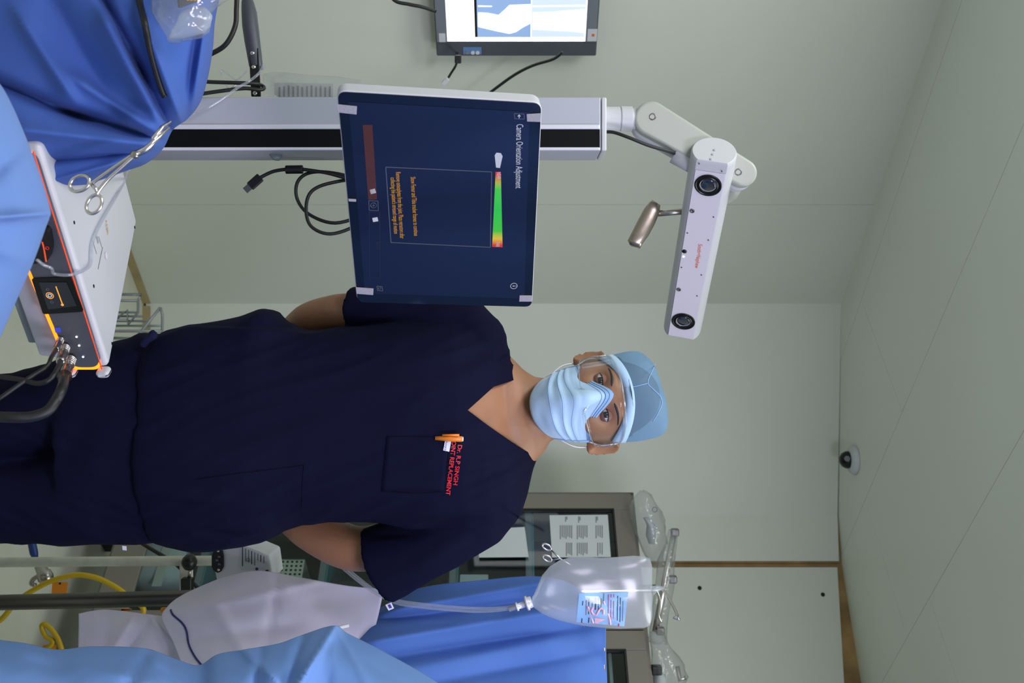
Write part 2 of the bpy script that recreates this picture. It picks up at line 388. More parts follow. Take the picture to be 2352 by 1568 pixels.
# ceiling security camera dome
c = V((0.455, 3.83, H))
t = thing('dome_camera', 'small white dome security camera on the ceiling near the wall', 'camera', c)
MB().lathe(c, (0, 0, -1), [(0.056, 0), (0.058, 0.006), (0.050, 0.020), (0.036, 0.026), (0.0, 0.026)]).obj('base_ring', 'dome_white', t, True)
MB().lathe(c, (0, 0, -1), [(0.034, 0.02), (0.033, 0.036), (0.026, 0.050), (0.014, 0.058), (0, 0.060)]).obj('dome', 'lens_black', t, True)
q = c + V((-0.008, -0.028, -0.040)); MB().lathe(q, (-0.1, -1, -0.4), [(0.010, 0), (0.011, 0.004), (0.007, 0.005), (0.006, 0.003), (0, 0.003)], 16).obj('lens', 'mid_grey', t, True)

# ceiling light fixtures and the operating lamps that give the light (above and behind the frame)
for i, (x, y) in enumerate(((-0.95, 1.25), (1.15, 1.7))):
    t = thing('ceiling_light', ('flat white ceiling light panel above the tracking camera', 'flat white ceiling light panel above the drip stand')[i], 'light', (x, y, H), 'ceiling light panels')
    fr = MB()
    for sx in (-1, 1): fr.box((x + sx * 0.29, y, H - 0.01), (0.03, 1.21, 0.02))
    for sy in (-1, 1): fr.box((x, y + sy * 0.59, H - 0.01), (0.55, 0.03, 0.02))
    fr.obj('frame', 'white_shell', t)

# ================================================================ wall mounted X-ray viewer on the left wall
wp = FL_PTS[1]
vn = wl_n.copy()
off = wp + vn * 0.075
UL, UR = onplane(1378, -210, off, vn), onplane(1368, 129, off, vn)
vd = V((wl_d.x, wl_d.y, 0)).normalized()
r0 = onplane(1003, 129, off, vn); r1 = onplane(1369, 129, off, vn)
z0, z1 = r0.z, r1.z
right = V((r1.x, r1.y, 0))
WV = 0.62
def VP(s, z, l=0.0): return right + vd * s + Z * z + vn * l       # s runs left from the right edge (negative)
vt = thing('xray_viewer', 'grey framed backlit X-ray film viewer on the left wall', 'x-ray viewer', right - vd * WV / 2 - vn * 0.075 + Z * z0)
mb = MB(); mb.hexa([VP(0, z0, -0.06), VP(-WV, z0, -0.06), VP(-WV, z0, 0), VP(0, z0, 0)], [VP(0, z1, -0.06), VP(-WV, z1, -0.06), VP(-WV, z1, 0), VP(0, z1, 0)])
mb.obj('housing', 'viewer_frame', vt, bevel=0.004)
def vquad(s0, s1, a0, a1, l, th, name, m, parent, label=None):
    return MB().hexa([VP(s0, a0, l), VP(s1, a0, l), VP(s1, a0, l + th), VP(s0, a0, l + th)], [VP(s0, a1, l), VP(s1, a1, l), VP(s1, a1, l + th), VP(s0, a1, l + th)]).obj(name, m, parent, label=label)
def vpx(X, Y):
    q = onplane(X, Y, off, vn); return (q - right).dot(vd), q.z
se, _ = vpx(1100, 94); _, zb = vpx(1026, 60); _, zt = vpx(1346, 60)
vquad(se, -WV + 0.05, zb, zt, 0.0005, 0.002, 'light_panel', 'xray_lit', vt)
vquad(se, -WV, z0 + 0.004, zb, 0.0005, 0.006, 'side_frame', 'viewer_side', vt); vquad(se, -WV, zt, z1 - 0.004, 0.0005, 0.006, 'side_frame', 'viewer_side', vt)
# film clipped on the lit panel
sf, _ = vpx(1100, 84); _, f0 = vpx(1096, 50); _, f1 = vpx(1344, 50); _, fm = vpx(1220, 50)
film = thing('xray_film', 'knee X-ray film sheet clipped to the lit viewer', 'x-ray film', VP(sf, f0, 0.003))
vquad(sf, sf - 0.36, f0 - 0.008, f0, 0.0028, 0.001, 'film_border', 'film_black', film)
vquad(sf, sf - 0.36, f0, fm - 0.001, 0.0028, 0.001, 'film_image', 'film_blue', film); vquad(sf, sf - 0.36, fm + 0.001, f1, 0.0028, 0.001, 'film_image', 'film_pale', film)
def bone(pts):
    m_ = MB(); pp = []
    for X, Y in pts:
        s_, z_ = vpx(X, Y); pp.append(VP(s_, z_, 0.004))
    m_.prism(pp, vn * 0.0004); m_.obj('bone_shadow', 'film_bone', film)
bone([(1098, 27), (1120, 28), (1145, 33), (1160, 20), (1170, 10), (1219, 8), (1219, 52), (1200, 62), (1185, 72), (1170, 76), (1140, 70), (1098, 60)])
bone([(1224, 27), (1270, 26), (1310, 22), (1344, 20), (1344, 74), (1310, 70), (1224, 66)])
bone([(1098, 11), (1130, 12), (1130, 14), (1098, 14)]); bone([(1224, 12), (1344, 10), (1344, 13), (1224, 14)])
# buttons, stickers
s_, z_ = vpx(1085, 120); s2, _ = vpx(1085, 112); _, za = vpx(1064, 118); _, zc = vpx(1106, 118)
vquad(s_ + 0.006, s2 - 0.006, za, zc, 0.0, 0.002, 'button_pad', 'button_blue', vt, 'blue control pad with round button')
for X in (1086, 1097):
    s3, z3 = vpx(X, 120); MB().lathe(VP(s3, z3, 0.001), vn, [(0.0062, 0), (0.0062, 0.003), (0, 0.003)], 14).obj('button', 'sticker', vt)
s3, z3 = vpx(1073, 120); MB().lathe(VP(s3, z3, 0.001), vn, [(0.006, 0), (0.006, 0.003), (0, 0.003)], 14).obj('button', 'mid_grey', vt)
for X0, X1, Y0, Y1 in ((1008, 1024, 74, 94), (1350, 1370, 64, 92)):
    sa, za = vpx(X0, Y0); sb, zb2 = vpx(X1, Y1); vquad(sb, sa, za, zb2, 0.0065 if X0 < 1100 else 0.0065, 0.0006, 'sticker', 'sticker', vt)
sa, za = vpx(1362, 78); MB().lathe(VP(sa, za, 0.007), vn, [(0.005, 0), (0.005, 0.0006), (0, 0.0006)], 10).obj('sticker_logo', 'logo_orange', vt)
# bracket behind the viewer
# its leads
mb = MB(); mb.tube(spline([VP(*vpx(1050, 128), -0.02), P(1050, 138, 2.99), P(1046, 152, 3.0), P(1036, 168, 3.02), P(1030, 178, 3.03)], 6), 0.0036)
tl = thing('power_lead', 'short black plug lead hanging from the viewer', 'cable', P(1050, 135, 2.99))
mb.obj('lead', 'black_rubber', tl, True)
d_ = (P(1052, 150, 2.995) - P(1052, 130, 2.985)).normalized(); MB().frame(P(1052, 136, 2.99), d_, Z, d_.cross(Z), 0.012, 0.010, 0.006).obj('plug_body', 'black_plastic', tl, bevel=0.003)
d2 = (P(1020, 190, 3.05) - P(1028, 180, 3.04)).normalized(); MB().frame(P(1023, 187, 3.05), d2, d2.orthogonal().normalized(), d2.cross(d2.orthogonal()).normalized(), 0.012, 0.007, 0.004).obj('plug', 'sticker', tl, bevel=0.001)
tag(MB().tube(spline([P(1292, 120, 2.98), P(1270, 136, 3.0), P(1225, 150, 3.03), P(1185, 170, 3.07), P(1145, 198, 3.11), P(1090, 240, 3.16), P(1020, 290, 3.2)], 6), 0.0046).obj('video_cable', 'black_rubber', None, True), 'long black cable curving away from the top of the X-ray viewer', 'cable')
tag(MB().tube(spline([P(880, -40, 2.78), P(905, 0, 2.80), P(940, 10, 2.81), P(970, 16, 2.82), P(1001, 26, 2.84)], 6), 0.005).obj('viewer_cable', 'black_rubber', None, True), 'black cable entering the left side of the X-ray viewer from below', 'cable')

# ================================================================ surgical cart: column, handle, shelf
CD = 1.90
cx0, cx1, cxm = P(900, 219, CD - .05).x, P(900, 343.5, CD - .05).x, P(900, 295, CD - .05).x
ctop = P(1388, 280, CD).z
cart = thing('navigation_cart', 'white surgical cart with a tall column and black front slot', 'cart', ((cx0 + cx1) / 2, CD, 0))
w_ = cx1 - cx0
col = MB().box(((cx0 + cx1) / 2, CD + 0.012, (0.10 + ctop - 0.01) / 2), (w_, 0.10, ctop - 0.11)).obj('column', 'alu_paint', cart, bevel=0.003, seg=3)
sl0, sl1 = P(900, 295, CD - .05).x, P(900, 337, CD - .05).x
MB().box(((sl0 + sl1) / 2, CD - 0.0385, (0.2 + ctop - 0.012) / 2), (sl1 - sl0, 0.004, ctop - 0.012 - 0.2)).obj('front_slot', 'black_slot', col)
for xx, ww in ((sl0 - 0.005, 0.009), (sl1 + 0.002, 0.006)):
    MB().box((xx, CD - 0.0395, (0.2 + ctop - 0.012) / 2), (ww, 0.006, ctop - 0.012 - 0.2)).obj('slot_trim', 'alu_trim', col, bevel=0.002)
MB().box(((cx0 + cx1) / 2, CD + 0.012, ctop - 0.004), (w_, 0.10, 0.010)).obj('column_cap', 'white_shell', cart, bevel=0.003)
# base and casters
ba = MB()
bx = (cx0 + cx1) / 2
ba.box((bx, CD + 0.02, 0.115), (0.20, 0.52, 0.05)); ba.box((bx + 0.12, CD - 0.20, 0.115), (0.42, 0.10, 0.05)); ba.box((bx + 0.12, CD + 0.24, 0.115), (0.42, 0.08, 0.05))
ba.obj('base', 'alu_paint', cart, bevel=0.01)
for dx in (-0.05, 0.30):
    for dy in (-0.2, 0.24):
        MB().lathe((bx + dx - 0.015, CD + dy, 0.045), (1, 0, 0), [(0, 0), (0.04, 0), (0.045, 0.008), (0.045, 0.022), (0.04, 0.03), (0, 0.03)]).obj('caster', 'black_rubber', cart, True)
        MB().box((bx + dx, CD + dy, 0.075), (0.04, 0.03, 0.04)).obj('caster_fork', 'mid_grey', cart)
# push handle left of the column
hz = lambda X, Y, D=CD: P(X, Y, D)
bar = MB(); A0, A1 = hz(579, 120), hz(592, 222)
bar.hexa([hz(571, 110, CD - .005), hz(594, 110, CD - .005), hz(594, 110, CD + .005), hz(571, 110, CD + .005)], [hz(577, 222, CD - .005), hz(600, 222, CD - .005), hz(600, 222, CD + .005), hz(577, 222, CD + .005)])
hb = bar.obj('handle_bar', 'black_plastic', cart, bevel=0.0015)
for X, Y in ((580, 122), (583, 154), (586, 214)):
    q = hz(X, Y, CD - 0.0055); MB().lathe(q, (0, -1, 0), [(0.0042, 0), (0.0042, 0.0015), (0.002, 0.003), (0, 0.003)], 12).obj('rivet', 'chrome', hb, True)
gr = MB(); rings = []
for X0, X1, Y, dpt in ((556, 576, -10, .008), (553, 582, 4, .013), (553, 588, 25, .016), (555, 592, 60, .018), (560, 596, 95, .016), (566, 600, 128, .013), (570, 602, 150, .012), (575, 603, 157, .008)):
    c_ = hz((X0 + X1) / 2, Y); hh = (X1 - X0) / 2 / F * CD
    rings.append([c_ + V((0, -dpt * math.cos(q), hh * math.sin(q))) for q in [2 * math.pi * i / 16 for i in range(16)]])
gr.loft(rings); 
# grip behind / around the bar
o = gr.obj('handle_grip', 'grey_plastic', cart, True); o.location.y = 0.006
# small hook right of the column
hk = MB(); rings = []
for X0, X1, Y in ((613, 648, 338), (616, 648, 350), (621, 648, 360), (627, 643, 367)):
    c_ = hz((X0 + X1) / 2, Y); hh = (X1 - X0) / 2 / F * CD
    rings.append([c_ + V((0, -0.010 * math.cos(q), hh * math.sin(q))) for q in [2 * math.pi * i / 14 for i in range(14)]])
hk.loft(rings); hk.obj('side_hook', 'mid_grey', cart, True)

# shelf that carries the console
zt = 0.82
def on_h(X, Y, z):
    D = (CZ - z) * F / (1176 - X); return P(X, Y, D)
TR = on_h(252, 846, zt); F5 = on_h(150, 520, zt); fd = (F5 - TR).normalized(); TFL = TR + fd * 0.40
TB = on_h(316, 510, zt - 0.05); bd = TB - TR; TBL = TFL + bd
hl, hr = 0.092, 0.070
BR = TR - Z * hr; BFL = TFL - Z * hl; BBL = TBL - Z * (hl - 0.045); BB = TB - Z * (hr - 0.02)
cen = (TR + TFL + TB + TBL) / 4
zs = min(BFL.z, BBL.z, BB.z, BR.z) - 0.016
shelf = MB()
def inset(p, k): return V((cen.x + (p.x - cen.x) * k, cen.y + (p.y - cen.y) * k, 0))
sq = [inset(p, 0.86) for p in (TR, TB, TBL, TFL)]
shelf.prism([p + Z * (zs - 0.018) for p in sq], Z * 0.018)
shelf.frame(V((bx + 0.03, CD - 0.10, zs - 0.03)), V((1, 0, 0)), V((0, 1, 0)), Z, 0.03, 0.09, 0.02)
shelf.obj('shelf', 'mid_grey', cart, bevel=0.003)

# ================================================================ console on the shelf
con = thing('surgical_console', 'white angular console with dark grey front and orange glow', 'console', V((cen.x, cen.y, zs)))
fn = fd.cross(Z).normalized()
if fn.dot(V((0, -1, 0))) < 0: fn = -fn
body = MB().hexa([BR, BB, BBL, BFL], [TR, TB, TBL, TFL]).obj('shell', 'white_shell', con, bevel=0.010, seg=3)
def bi(p, k, z): return V((cen.x + (p.x - cen.x) * k, cen.y + (p.y - cen.y) * k, z))
MB().hexa([bi(p, .93, zs) for p in (BR, BB, BBL, BFL)], [bi(p, .95, p.z + .004) for p in (BR, BB, BBL, BFL)]).obj('base_plate', 'alu_paint', con, bevel=.004)
# front panel plane
fo = TR + fn * 0.004
fc = [fo + fd * 0.012 - Z * 0.008, fo + fd * 0.392 - Z * 0.006, fo + fd * 0.392 - Z * (hl - 0.012), fo + fd * 0.012 - Z * (hr - 0.014)]
def rrect(c4, r, n=6):
    out = []; k = len(c4)
    for i in range(k):
        p, a_, b_ = c4[i], c4[i - 1], c4[(i + 1) % k]; pa = p + (a_ - p).normalized() * r; pb = p + (b_ - p).normalized() * r
        for j in range(n + 1):
            t_ = j / n; out.append(pa.lerp(p, t_).lerp(p.lerp(pb, t_), t_))
    return out
glow = [fo - fd * 0.001 - Z * 0.012, fo + fd * 0.396 - Z * 0.012, fo + fd * 0.396 - Z * (hl - 0.001), fo - fd * 0.001 - Z * (hr - 0.002)]
MB().prism(rrect([p - fn * 0.0055 for p in glow], 0.016), fn * 0.003).obj('light_strip', 'orange_glow', con, label='glowing orange light strip around the front')
pan = MB().prism(rrect([p - fn * 0.003 for p in fc], 0.018), fn * 0.012).obj('front_panel', 'panel_grey', con, bevel=0.0015)
lip = MB(); 
for (p, q_) in ((glow[0], glow[1]),):
    lip.tube([p + fn * 0.0085 + Z * 0.0055 + fd * 0.01, q_ + fn * 0.0085 + Z * 0.0065], 0.0011, 8)
lip.obj('orange_edge', 'orange_line', con)
for s0 in (0.0,):       # white lips folded round the right end
    for zz, hh in ((-0.010, 0.011), (-hr + 0.008, 0.008)):
        c_ = TR - fd * 0.005 + Z * zz + fn * 0.001
        MB().frame(c_ + fn * 0.002, fd, fn, Z, 0.007, 0.011, hh).obj('end_lip', 'white_shell', con, bevel=0.007, seg=4)
pf = fo + fn * 0.0095
def cp(X, Y, l=0.0): return onplane(X, Y, pf, fn) + fn * l
def quad_on(pts, th, name, m, parent, r=0.0, lift=0.0, label=None):
    pp = [cp(*p, lift) for p in pts]
    return MB().prism(rrect(pp, r) if r else pp, fn * th).obj(name, m, parent, label=label)
scr = quad_on([(163, 634), (193, 714), (100, 720), (73, 638)], 0.002, 'display', 'lens_black', pan, 0.004)
quad_on([(154, 646), (178, 700), (112, 708), (91, 646)], 0.0006, 'display_glass', 'screen_glass', scr, 0.0, 0.0022)
MB().tube([cp(130, 655, .003), cp(145, 696, .003)], 0.0008, 6).obj('slider_line', 'ui_orange', scr); MB().lathe(cp(145, 697, .003), fn, [(0.0022, 0), (0.0022, 0.0006), (0, 0.0006)], 12).obj('slider_knob', 'ui_orange', scr)
def ringon(X, Y, r, th, m, parent, name='ring'):
    c_ = cp(X, Y, .003); u_ = fd; MB().tube([c_ + (u_ * math.cos(q) + Z * math.sin(q)) * (r - th / 2) for q in [2 * math.pi * i / 24 for i in range(25)]], th / 2, 6, False).obj(name, m, parent)
ringon(116, 676, 0.006, 0.0012, 'ui_orange', scr); ringon(116, 676, 0.0035, 0.0016, 'ui_white', scr, 'icon'); ringon(111, 662, 0.0024, 0.0008, 'ui_grey', scr, 'icon'); ringon(121, 691, 0.0024, 0.0008, 'ui_grey', scr, 'icon')
sock = quad_on([(118, 518), (125, 560), (118, 590), (78, 598), (60, 560), (80, 510)], 0.012, 'tool_socket', 'black_plastic', con, 0.008, 0.0, 'black tool socket with orange edge')
MB().tube(spline([cp(104, 545, .0125), cp(108, 560, .0125), cp(113, 590, .0125)], 5), 0.0012, 6).obj('socket_light', 'orange_line', sock)
ringon(116, 559, 0.0028, 0.001, 'ui_red', sock, 'warning_mark')
for p in sock.children[-1:]: p.location += fn * 0.010
quad_on([(138, 751), (141, 762), (128, 763), (125, 752)], 0.001, 'usb_port', 'usb_blue', pan)
for X, Y in ((176, 773), (182, 793), (191, 819)): MB().lathe(cp(X, Y), fn, [(0.0016, 0), (0.0016, 0.001), (0, 0.001)], 10).obj('status_light', 'led_white', pan)
text_on('Smith+Nephew', cp(214, 782, .0003), cp(226, 818, .0003), Z, 0.006, fn * 0.0003, 'logo_grey', pan)
text_on('CORI', cp(131, 532, .0003), cp(137, 546, .0003), Z, 0.005, fn * 0.0003, 'logo_grey', pan)
# top print
tn = (TB - TR).cross(fd).normalized(); tn = tn if tn.z > 0 else -tn
def tp(X, Y, l=0.0006): return onplane(X, Y, TR, tn) + tn * l
upv = (tp(255, 520) - tp(240, 516))
text_on('CORI', tp(241, 513), tp(246, 541), bd, 0.012, tn * 0.0002, 'gold_print', body)
for i, (x0, y0, L_) in enumerate(((226, 543, 26), (222, 542, 14), (219, 541, 18), (212, 552, 30))):
    a_ = tp(x0, y0); MB().tube([a_, a_ + fd * (-L_ * 0.00085)], 0.00045, 4).obj('fine_print', 'fine_print', body)
for i in range(9):
    a_ = tp(235 - i * 0.9, 568 + i * 4.4); MB().tube([a_, a_ - bd.normalized() * 0.016], 0.00045, 4).obj('fine_print', 'fine_print', body)
MB().lathe(tp(243, 587), tn, [(0.0065, 0), (0.0065, 0.0004), (0, 0.0004)], 16).obj('round_sticker', 'lav_face', body)
for X, Y in ((170, 511), (309, 522), (215, 657), (257, 789)): MB().lathe(tp(X, Y, 0.0), tn, [(0.0028, 0), (0.0028, 0.0008), (0.001, 0.0008), (0, 0.0002)], 10).obj('screw', 'black_slot', body)
# plugs and leads at the right end
def plug(name, label, X0, Y0, X1, Y1, r, path, cr, n=1):
    a_ = cp(X0, Y0); d_ = (P(X1, Y1, a_.y - 0.05) - a_); L_ = d_.length; d_.normalize()
    t_ = thing(name, label, 'cable', a_)
    MB().lathe(a_, d_, [(r * .7, 0), (r * .7, L_ * .1), (r, L_ * .12), (r, L_ * .45), (r * .86, L_ * .47), (r * .86, L_ * .55), (r, L_ * .57), (r, L_ * .9), (r * .8, L_)], 20).obj('metal_plug', 'steel', t_, True)
    for k_ in range(4):
        MB().lathe(a_ + d_ * (L_ * (0.16 + 0.07 * k_)), d_, [(r * 1.0, 0), (r * 1.07, 0.0006), (r * 1.07, 0.0014), (r * 1.0, 0.002)], 20).obj('grip_ring', 'chrome', t_, True)
    e_ = a_ + d_ * L_
    MB().tube(spline([e_ - d_ * 0.004] + [P(*q) for q in path], 8), [cr * 1.5] + [cr] * (8 * len(path)), 12).obj('lead', 'black_rubber', t_, True)
plug('connector_lead', 'thin black lead plugged in leftmost at the console end', 141, 776, 128, 804, 0.0052, [(118, 820, 1.46), (106, 842, 1.44), (60, 872, 1.42), (0, 914, 1.40), (-40, 940, 1.4)], 0.0030)
plug('connector_lead', 'middle black lead with ribbed metal plug on the console', 152, 792, 138, 832, 0.0072, [(130, 850, 1.44), (112, 873, 1.42), (85, 880, 1.42), (50, 872, 1.42), (-30, 860, 1.42)], 0.0036)
plug('connector_lead', 'thick black lead with the largest metal plug on the console', 165, 818, 147, 868, 0.0086, [(143, 890, 1.43), (128, 920, 1.41), (108, 944, 1.40), (70, 957, 1.39), (20, 958, 1.38), (-40, 955, 1.38)], 0.0075)

# ================================================================ tablet monitor on the column
TT = (P(775, 211, 1.45), P(1243, 236, 1.50), P(1221, 705, 1.735), P(822, 692, 1.69))     # bottom-left, top-left, top-right, bottom-right
tc_ = sum(TT, V((0, 0, 0))) / 4
ex = ((TT[3] - TT[0]) + (TT[2] - TT[1])).normalized(); ey = ((TT[1] - TT[0]) + (TT[2] - TT[3])); ey = (ey - ex * ey.dot(ex)).normalized(); ez = ex.cross(ey)
if ez.y > 0: ez = -ez
mon = thing('tablet_monitor', 'large white edged touch screen tablet mounted on the cart column', 'monitor', tc_ - ez * 0.03)
def TP(X, Y, l=0.0): return onplane(X, Y, tc_, ez) + ez * l
cor = [tc_ + (ex * (p - tc_).dot(ex)) + (ey * (p - tc_).dot(ey)) for p in TT]
outer = [tc_ + (p - tc_) * 1.010 for p in cor]
MB().prism(rrect([p - ez * 0.028 for p in outer], 0.016), ez * 0.0275).obj('casing', 'white_shell', mon, bevel=0.003, seg=3)
gl_ = MB().prism(rrect([p - ez * 0.001 for p in cor], 0.013), ez * 0.002).obj('bezel', 'screen_bezel', mon)
disp = [TP(800, 232, .0012), TP(1216, 256, .0012), TP(1204, 684, .0012), TP(838, 672, .0012)]
scr = MB().prism(disp, ez * 0.0006).obj('display', 'screen_glass', mon)
L2 = 0.0021
def tq(pts, m, name, th=0.0003, parent=None): return MB().prism([TP(*p, L2) for p in pts], ez * th).obj(name, m, parent or scr)
def tline(a_, b_, m, r=0.0007, name='frame_line'):
    A_, B_ = TP(*a_, L2), TP(*b_, L2); d_ = (B_ - A_).normalized(); s_ = d_.cross(ez)
    return MB().prism([A_ + s_ * r, B_ + s_ * r, B_ - s_ * r, A_ - s_ * r], ez * 0.0003).obj(name, m, scr)
fr4 = [(886, 382), (1129, 393), (1126, 566), (898, 555)]
for i in range(4): tline(fr4[i], fr4[(i + 1) % 4], 'ui_grey')
text_on('Camera Orientation Adjustment', TP(1186, 284, L2), TP(1184, 431, L2), ey, 0.0105, V((0, 0, 0)), 'ui_white', scr, 'title')
text_on('Show Femur and Tibia tracker frames to continue', TP(943, 405, L2), TP(951, 540, L2), ey, 0.0075, V((0, 0, 0)), 'ui_yellow', scr, 'instruction')
text_on('Remove osteophytes from the joint. Place retractors after', TP(909, 394, L2), TP(919, 546, L2), ey, 0.0075, V((0, 0, 0)), 'ui_yellow', scr, 'instruction')
text_on("collecting the patient's stressed range of motion", TP(897, 406, L2), TP(905, 535, L2), ey, 0.0075, V((0, 0, 0)), 'ui_yellow', scr, 'instruction')
text_on('Next', TP(863, 553, L2), TP(864, 570, L2), ey, 0.0075, V((0, 0, 0)), 'ui_dim', scr, 'caption')
# distance bar with colour ramp
gm = bpy.data.materials.new('range_bar'); gm.use_nodes = True; nt = gm.node_tree; bb = nt.nodes['Principled BSDF']
tcn = nt.nodes.new('ShaderNodeTexCoord'); sx = nt.nodes.new('ShaderNodeSeparateXYZ'); rp = nt.nodes.new('ShaderNodeValToRGB')
nt.links.new(tcn.outputs['Generated'], sx.inputs[0]); nt.links.new(sx.outputs['X'], rp.inputs[0]); nt.links.new(rp.outputs[0], bb.inputs['Base Color']); nt.links.new(rp.outputs[0], bb.inputs['Emission Color']); bb.inputs['Emission Strength'].default_value = 0.36; bb.inputs['Roughness'].default_value = 0.2
el = rp.color_ramp.elements; el[0].position = 0.03; el[0].color = (*rgb(190, 50, 50), 1); el[1].position = 0.97; el[1].color = (*rgb(180, 45, 40), 1)
for p_, c_ in ((0.14, (150, 150, 60)), (0.22, (60, 170, 60)), (0.5, (40, 165, 60)), (0.78, (60, 165, 50)), (0.88, (190, 160, 50))):
    e_ = el.new(p_); e_.color = (*rgb(*c_), 1)
MB().prism([TP(1138, 393, L2), TP(1150, 393, L2), TP(1154, 566, L2), TP(1130, 565, L2)], ez * 0.0003).obj('range_bar', gm, scr)
text_on('NEAR', TP(1141, 394, L2 + .0004), TP(1142, 409, L2 + .0004), ey, 0.006, V((0, 0, 0)), 'ui_white', scr, 'caption'); text_on('FAR', TP(1139, 555, L2 + .0004), TP(1139, 565, L2 + .0004), ey, 0.006, V((0, 0, 0)), 'ui_white', scr, 'caption')
tq([(1139, 383), (1148, 384), (1154, 357), (1150, 350), (1140, 349), (1136, 355)], 'ui_white', 'camera_icon')
tq([(833, 285), (855, 285), (866, 456), (846, 457)], 'ui_brown', 'button')
tq([(849, 434), (861, 431), (864, 441), (852, 444)], 'ui_white', 'mark'); tq([(855, 499), (867, 497), (869, 506), (857, 508)], 'ui_white', 'mark')
def tbox(x0, y0, x1, y1, m, r=0.0005):
    q_ = [(x0, y0), (x1, y0 + 1), (x1 + 1, y1 + 1), (x0 + 1, y1)]
    for i in range(4): tline(q_[i], q_[(i + 1) % 4], m, r)
tbox(847, 459, 868, 481, 'ui_grey'); tbox(848, 484, 872, 635, 'ui_dim', 0.0003); tbox(1181, 259, 1203, 271, 'ui_grey'); tbox(866, 655, 878, 665, 'ui_grey')
def tring(X, Y, r, th, m, name='icon'): MB().tube([TP(X, Y, L2) + (ex * math.cos(q) + ey * math.sin(q)) * (r - th / 2) for q in [2 * math.pi * i / 24 for i in range(25)]], th / 2, 6, False).obj(name, m, scr)
tring(858, 470, 0.005, 0.0008, 'ui_grey'); tring(872, 660, 0.0026, 0.0007, 'ui_grey'); tring(1180, 655, 0.0062, 0.0008, 'ui_white')
tline((1177, 655), (1182, 655), 'ui_white', 0.0007, 'icon'); tline((1184, 655), (1185.5, 655), 'ui_white', 0.0007, 'icon'); tline((1192, 262), (1192, 270), 'ui_white', 0.0005, 'icon'); tline((1192, 262), (1195, 266), 'ui_white', 0.0005, 'icon'); tline((1192, 262), (1189, 266), 'ui_white', 0.0005, 'icon')
tline((855, 470), (861, 470), 'ui_grey', 0.0005, 'icon'); tline((858, 467), (858, 473), 'ui_grey', 0.0005, 'icon')
for pts in ([(773, 237), (820, 242), (819, 261), (775, 256)], [(1209, 260), (1241, 258), (1241, 278), (1210, 277)], [(817, 657), (858, 660), (857, 675), (819, 672)], [(1193, 676), (1221, 676), (1221, 690), (1192, 690)], [(800, 454), (818, 455), (818, 461), (801, 460)]):
    MB().prism([TP(*p, 0.0022) for p in pts], ez * 0.0012).obj('tape_piece', 'tape', mon, bevel=0.0004)
# mount from column to the tablet
mt = MB(); back = tc_ - ez * 0.030
mt.frame(back - ez * 0.008, ex, ey, ez, 0.05, 0.05, 0.008); mt.tube([back - ez * 0.01, V((bx, CD - 0.05, tc_.z)) + V((0.01, 0, 0)), V((bx, CD - 0.036, tc_.z))], 0.02, 14)
mt.obj('mount', 'mid_grey', mon)

# ================================================================ tracking camera on its arm above the column
AD = CD + 0.012
pz = [P(X, 273, AD).z for X in (1388, 1397, 1420, 1423, 1446, 1449)]
pc = V((P(1420, 273, AD).x, AD, 0))
MB().lathe(pc + Z * (ctop + 0.002), Z, [(0.023, -0.006), (0.023, 0.028), (0.0215, 0.0285), (0.0215, 0.0305), (0.0238, 0.031), (0.0238, 0.052), (0.020, 0.053), (0.020, 0.062)]).obj('post', 'white_shell', cart, bevel=0.0006)
bd_ = AD + 0.008
def stad(c0, r0, c1, r1, n=14):
    a0, a1 = V((c0[0], 0, c0[1])), V((c1[0], 0, c1[1])); d_ = (a1 - a0).normalized(); s_ = V((-d_.z, 0, d_.x)); out = []
    for i in range(n + 1):
        q = math.pi / 2 + math.pi * i / n; out.append(a0 + (d_ * math.cos(q) + s_ * math.sin(q)) * r0)
    for i in range(n + 1):
        q = -math.pi / 2 + math.pi * i / n; out.append(a1 + (d_ * math.cos(q) + s_ * math.sin(q)) * r1)
    return out
e0, e1_ = P(1492, 279, bd_), P(1700, 402, bd_)
sp = stad((e0.x, e0.z), 0.033, (e1_.x, e1_.z), 0.0265)
arm = MB().prism([p + V((0.002, bd_ + 0.0, -0.001)) for p in sp], V((0, 0.035, 0))).obj('swivel_arm', 'white_shell', cart, bevel=0.008, seg=4, label='pale swivel arm on top of the column')
MB().prism([p + V((0, bd_ - 0.030, 0)) for p in sp], V((0, 0.028, 0))).obj('arm_cover', 'warm_white', arm, bevel=0.006, seg=4)
a_, b_ = P(1548, 355, bd_ - .012), P(1640, 405, bd_ - .012); d_ = (b_ - a_).normalized(); MB().tube([a_, a_.lerp(b_, .5), b_], 0.017, 16).obj('cable_sleeve', 'white_shell', arm, True)
for X, Y in ((1499, 268), (1696, 395)):
    q = P(X, Y, bd_ - 0.03); MB().lathe(q, (0, -1, 0), [(0.0068, -0.002), (0.0068, 0.0006), (0.0045, 0.0006), (0.004, -0.004), (0, -0.004)], 20).obj('pivot_screw', 'screw_metal', arm, True)
# elbow up to the tracker back
TL_, TR_ = P(1640, 351, 1.86), P(1567, 752, 2.24)
mid = TL_.lerp(TR_, 0.42)
MB().tube([e1_ + V((0, 0.03, 0)), e1_ + V((0.02, 0.08, 0.0)), mid + V((-0.045, 0.075, 0.0)), mid + V((-0.015, 0.02, 0))], 0.018, 16).obj('yoke', 'warm_white', arm, True)
tag(MB().tube(spline([P(1389, 303, CD - .03), P(1410, 304, CD - .035), P(1445, 316, CD - .04), P(1490, 334, CD - .035), P(1538, 348, CD - .02), P(1556, 356, CD + .01)], 8), 0.0032).obj('camera_cable', 'black_rubber', None, True), 'thin black cable running from the column top along the arm', 'cable')

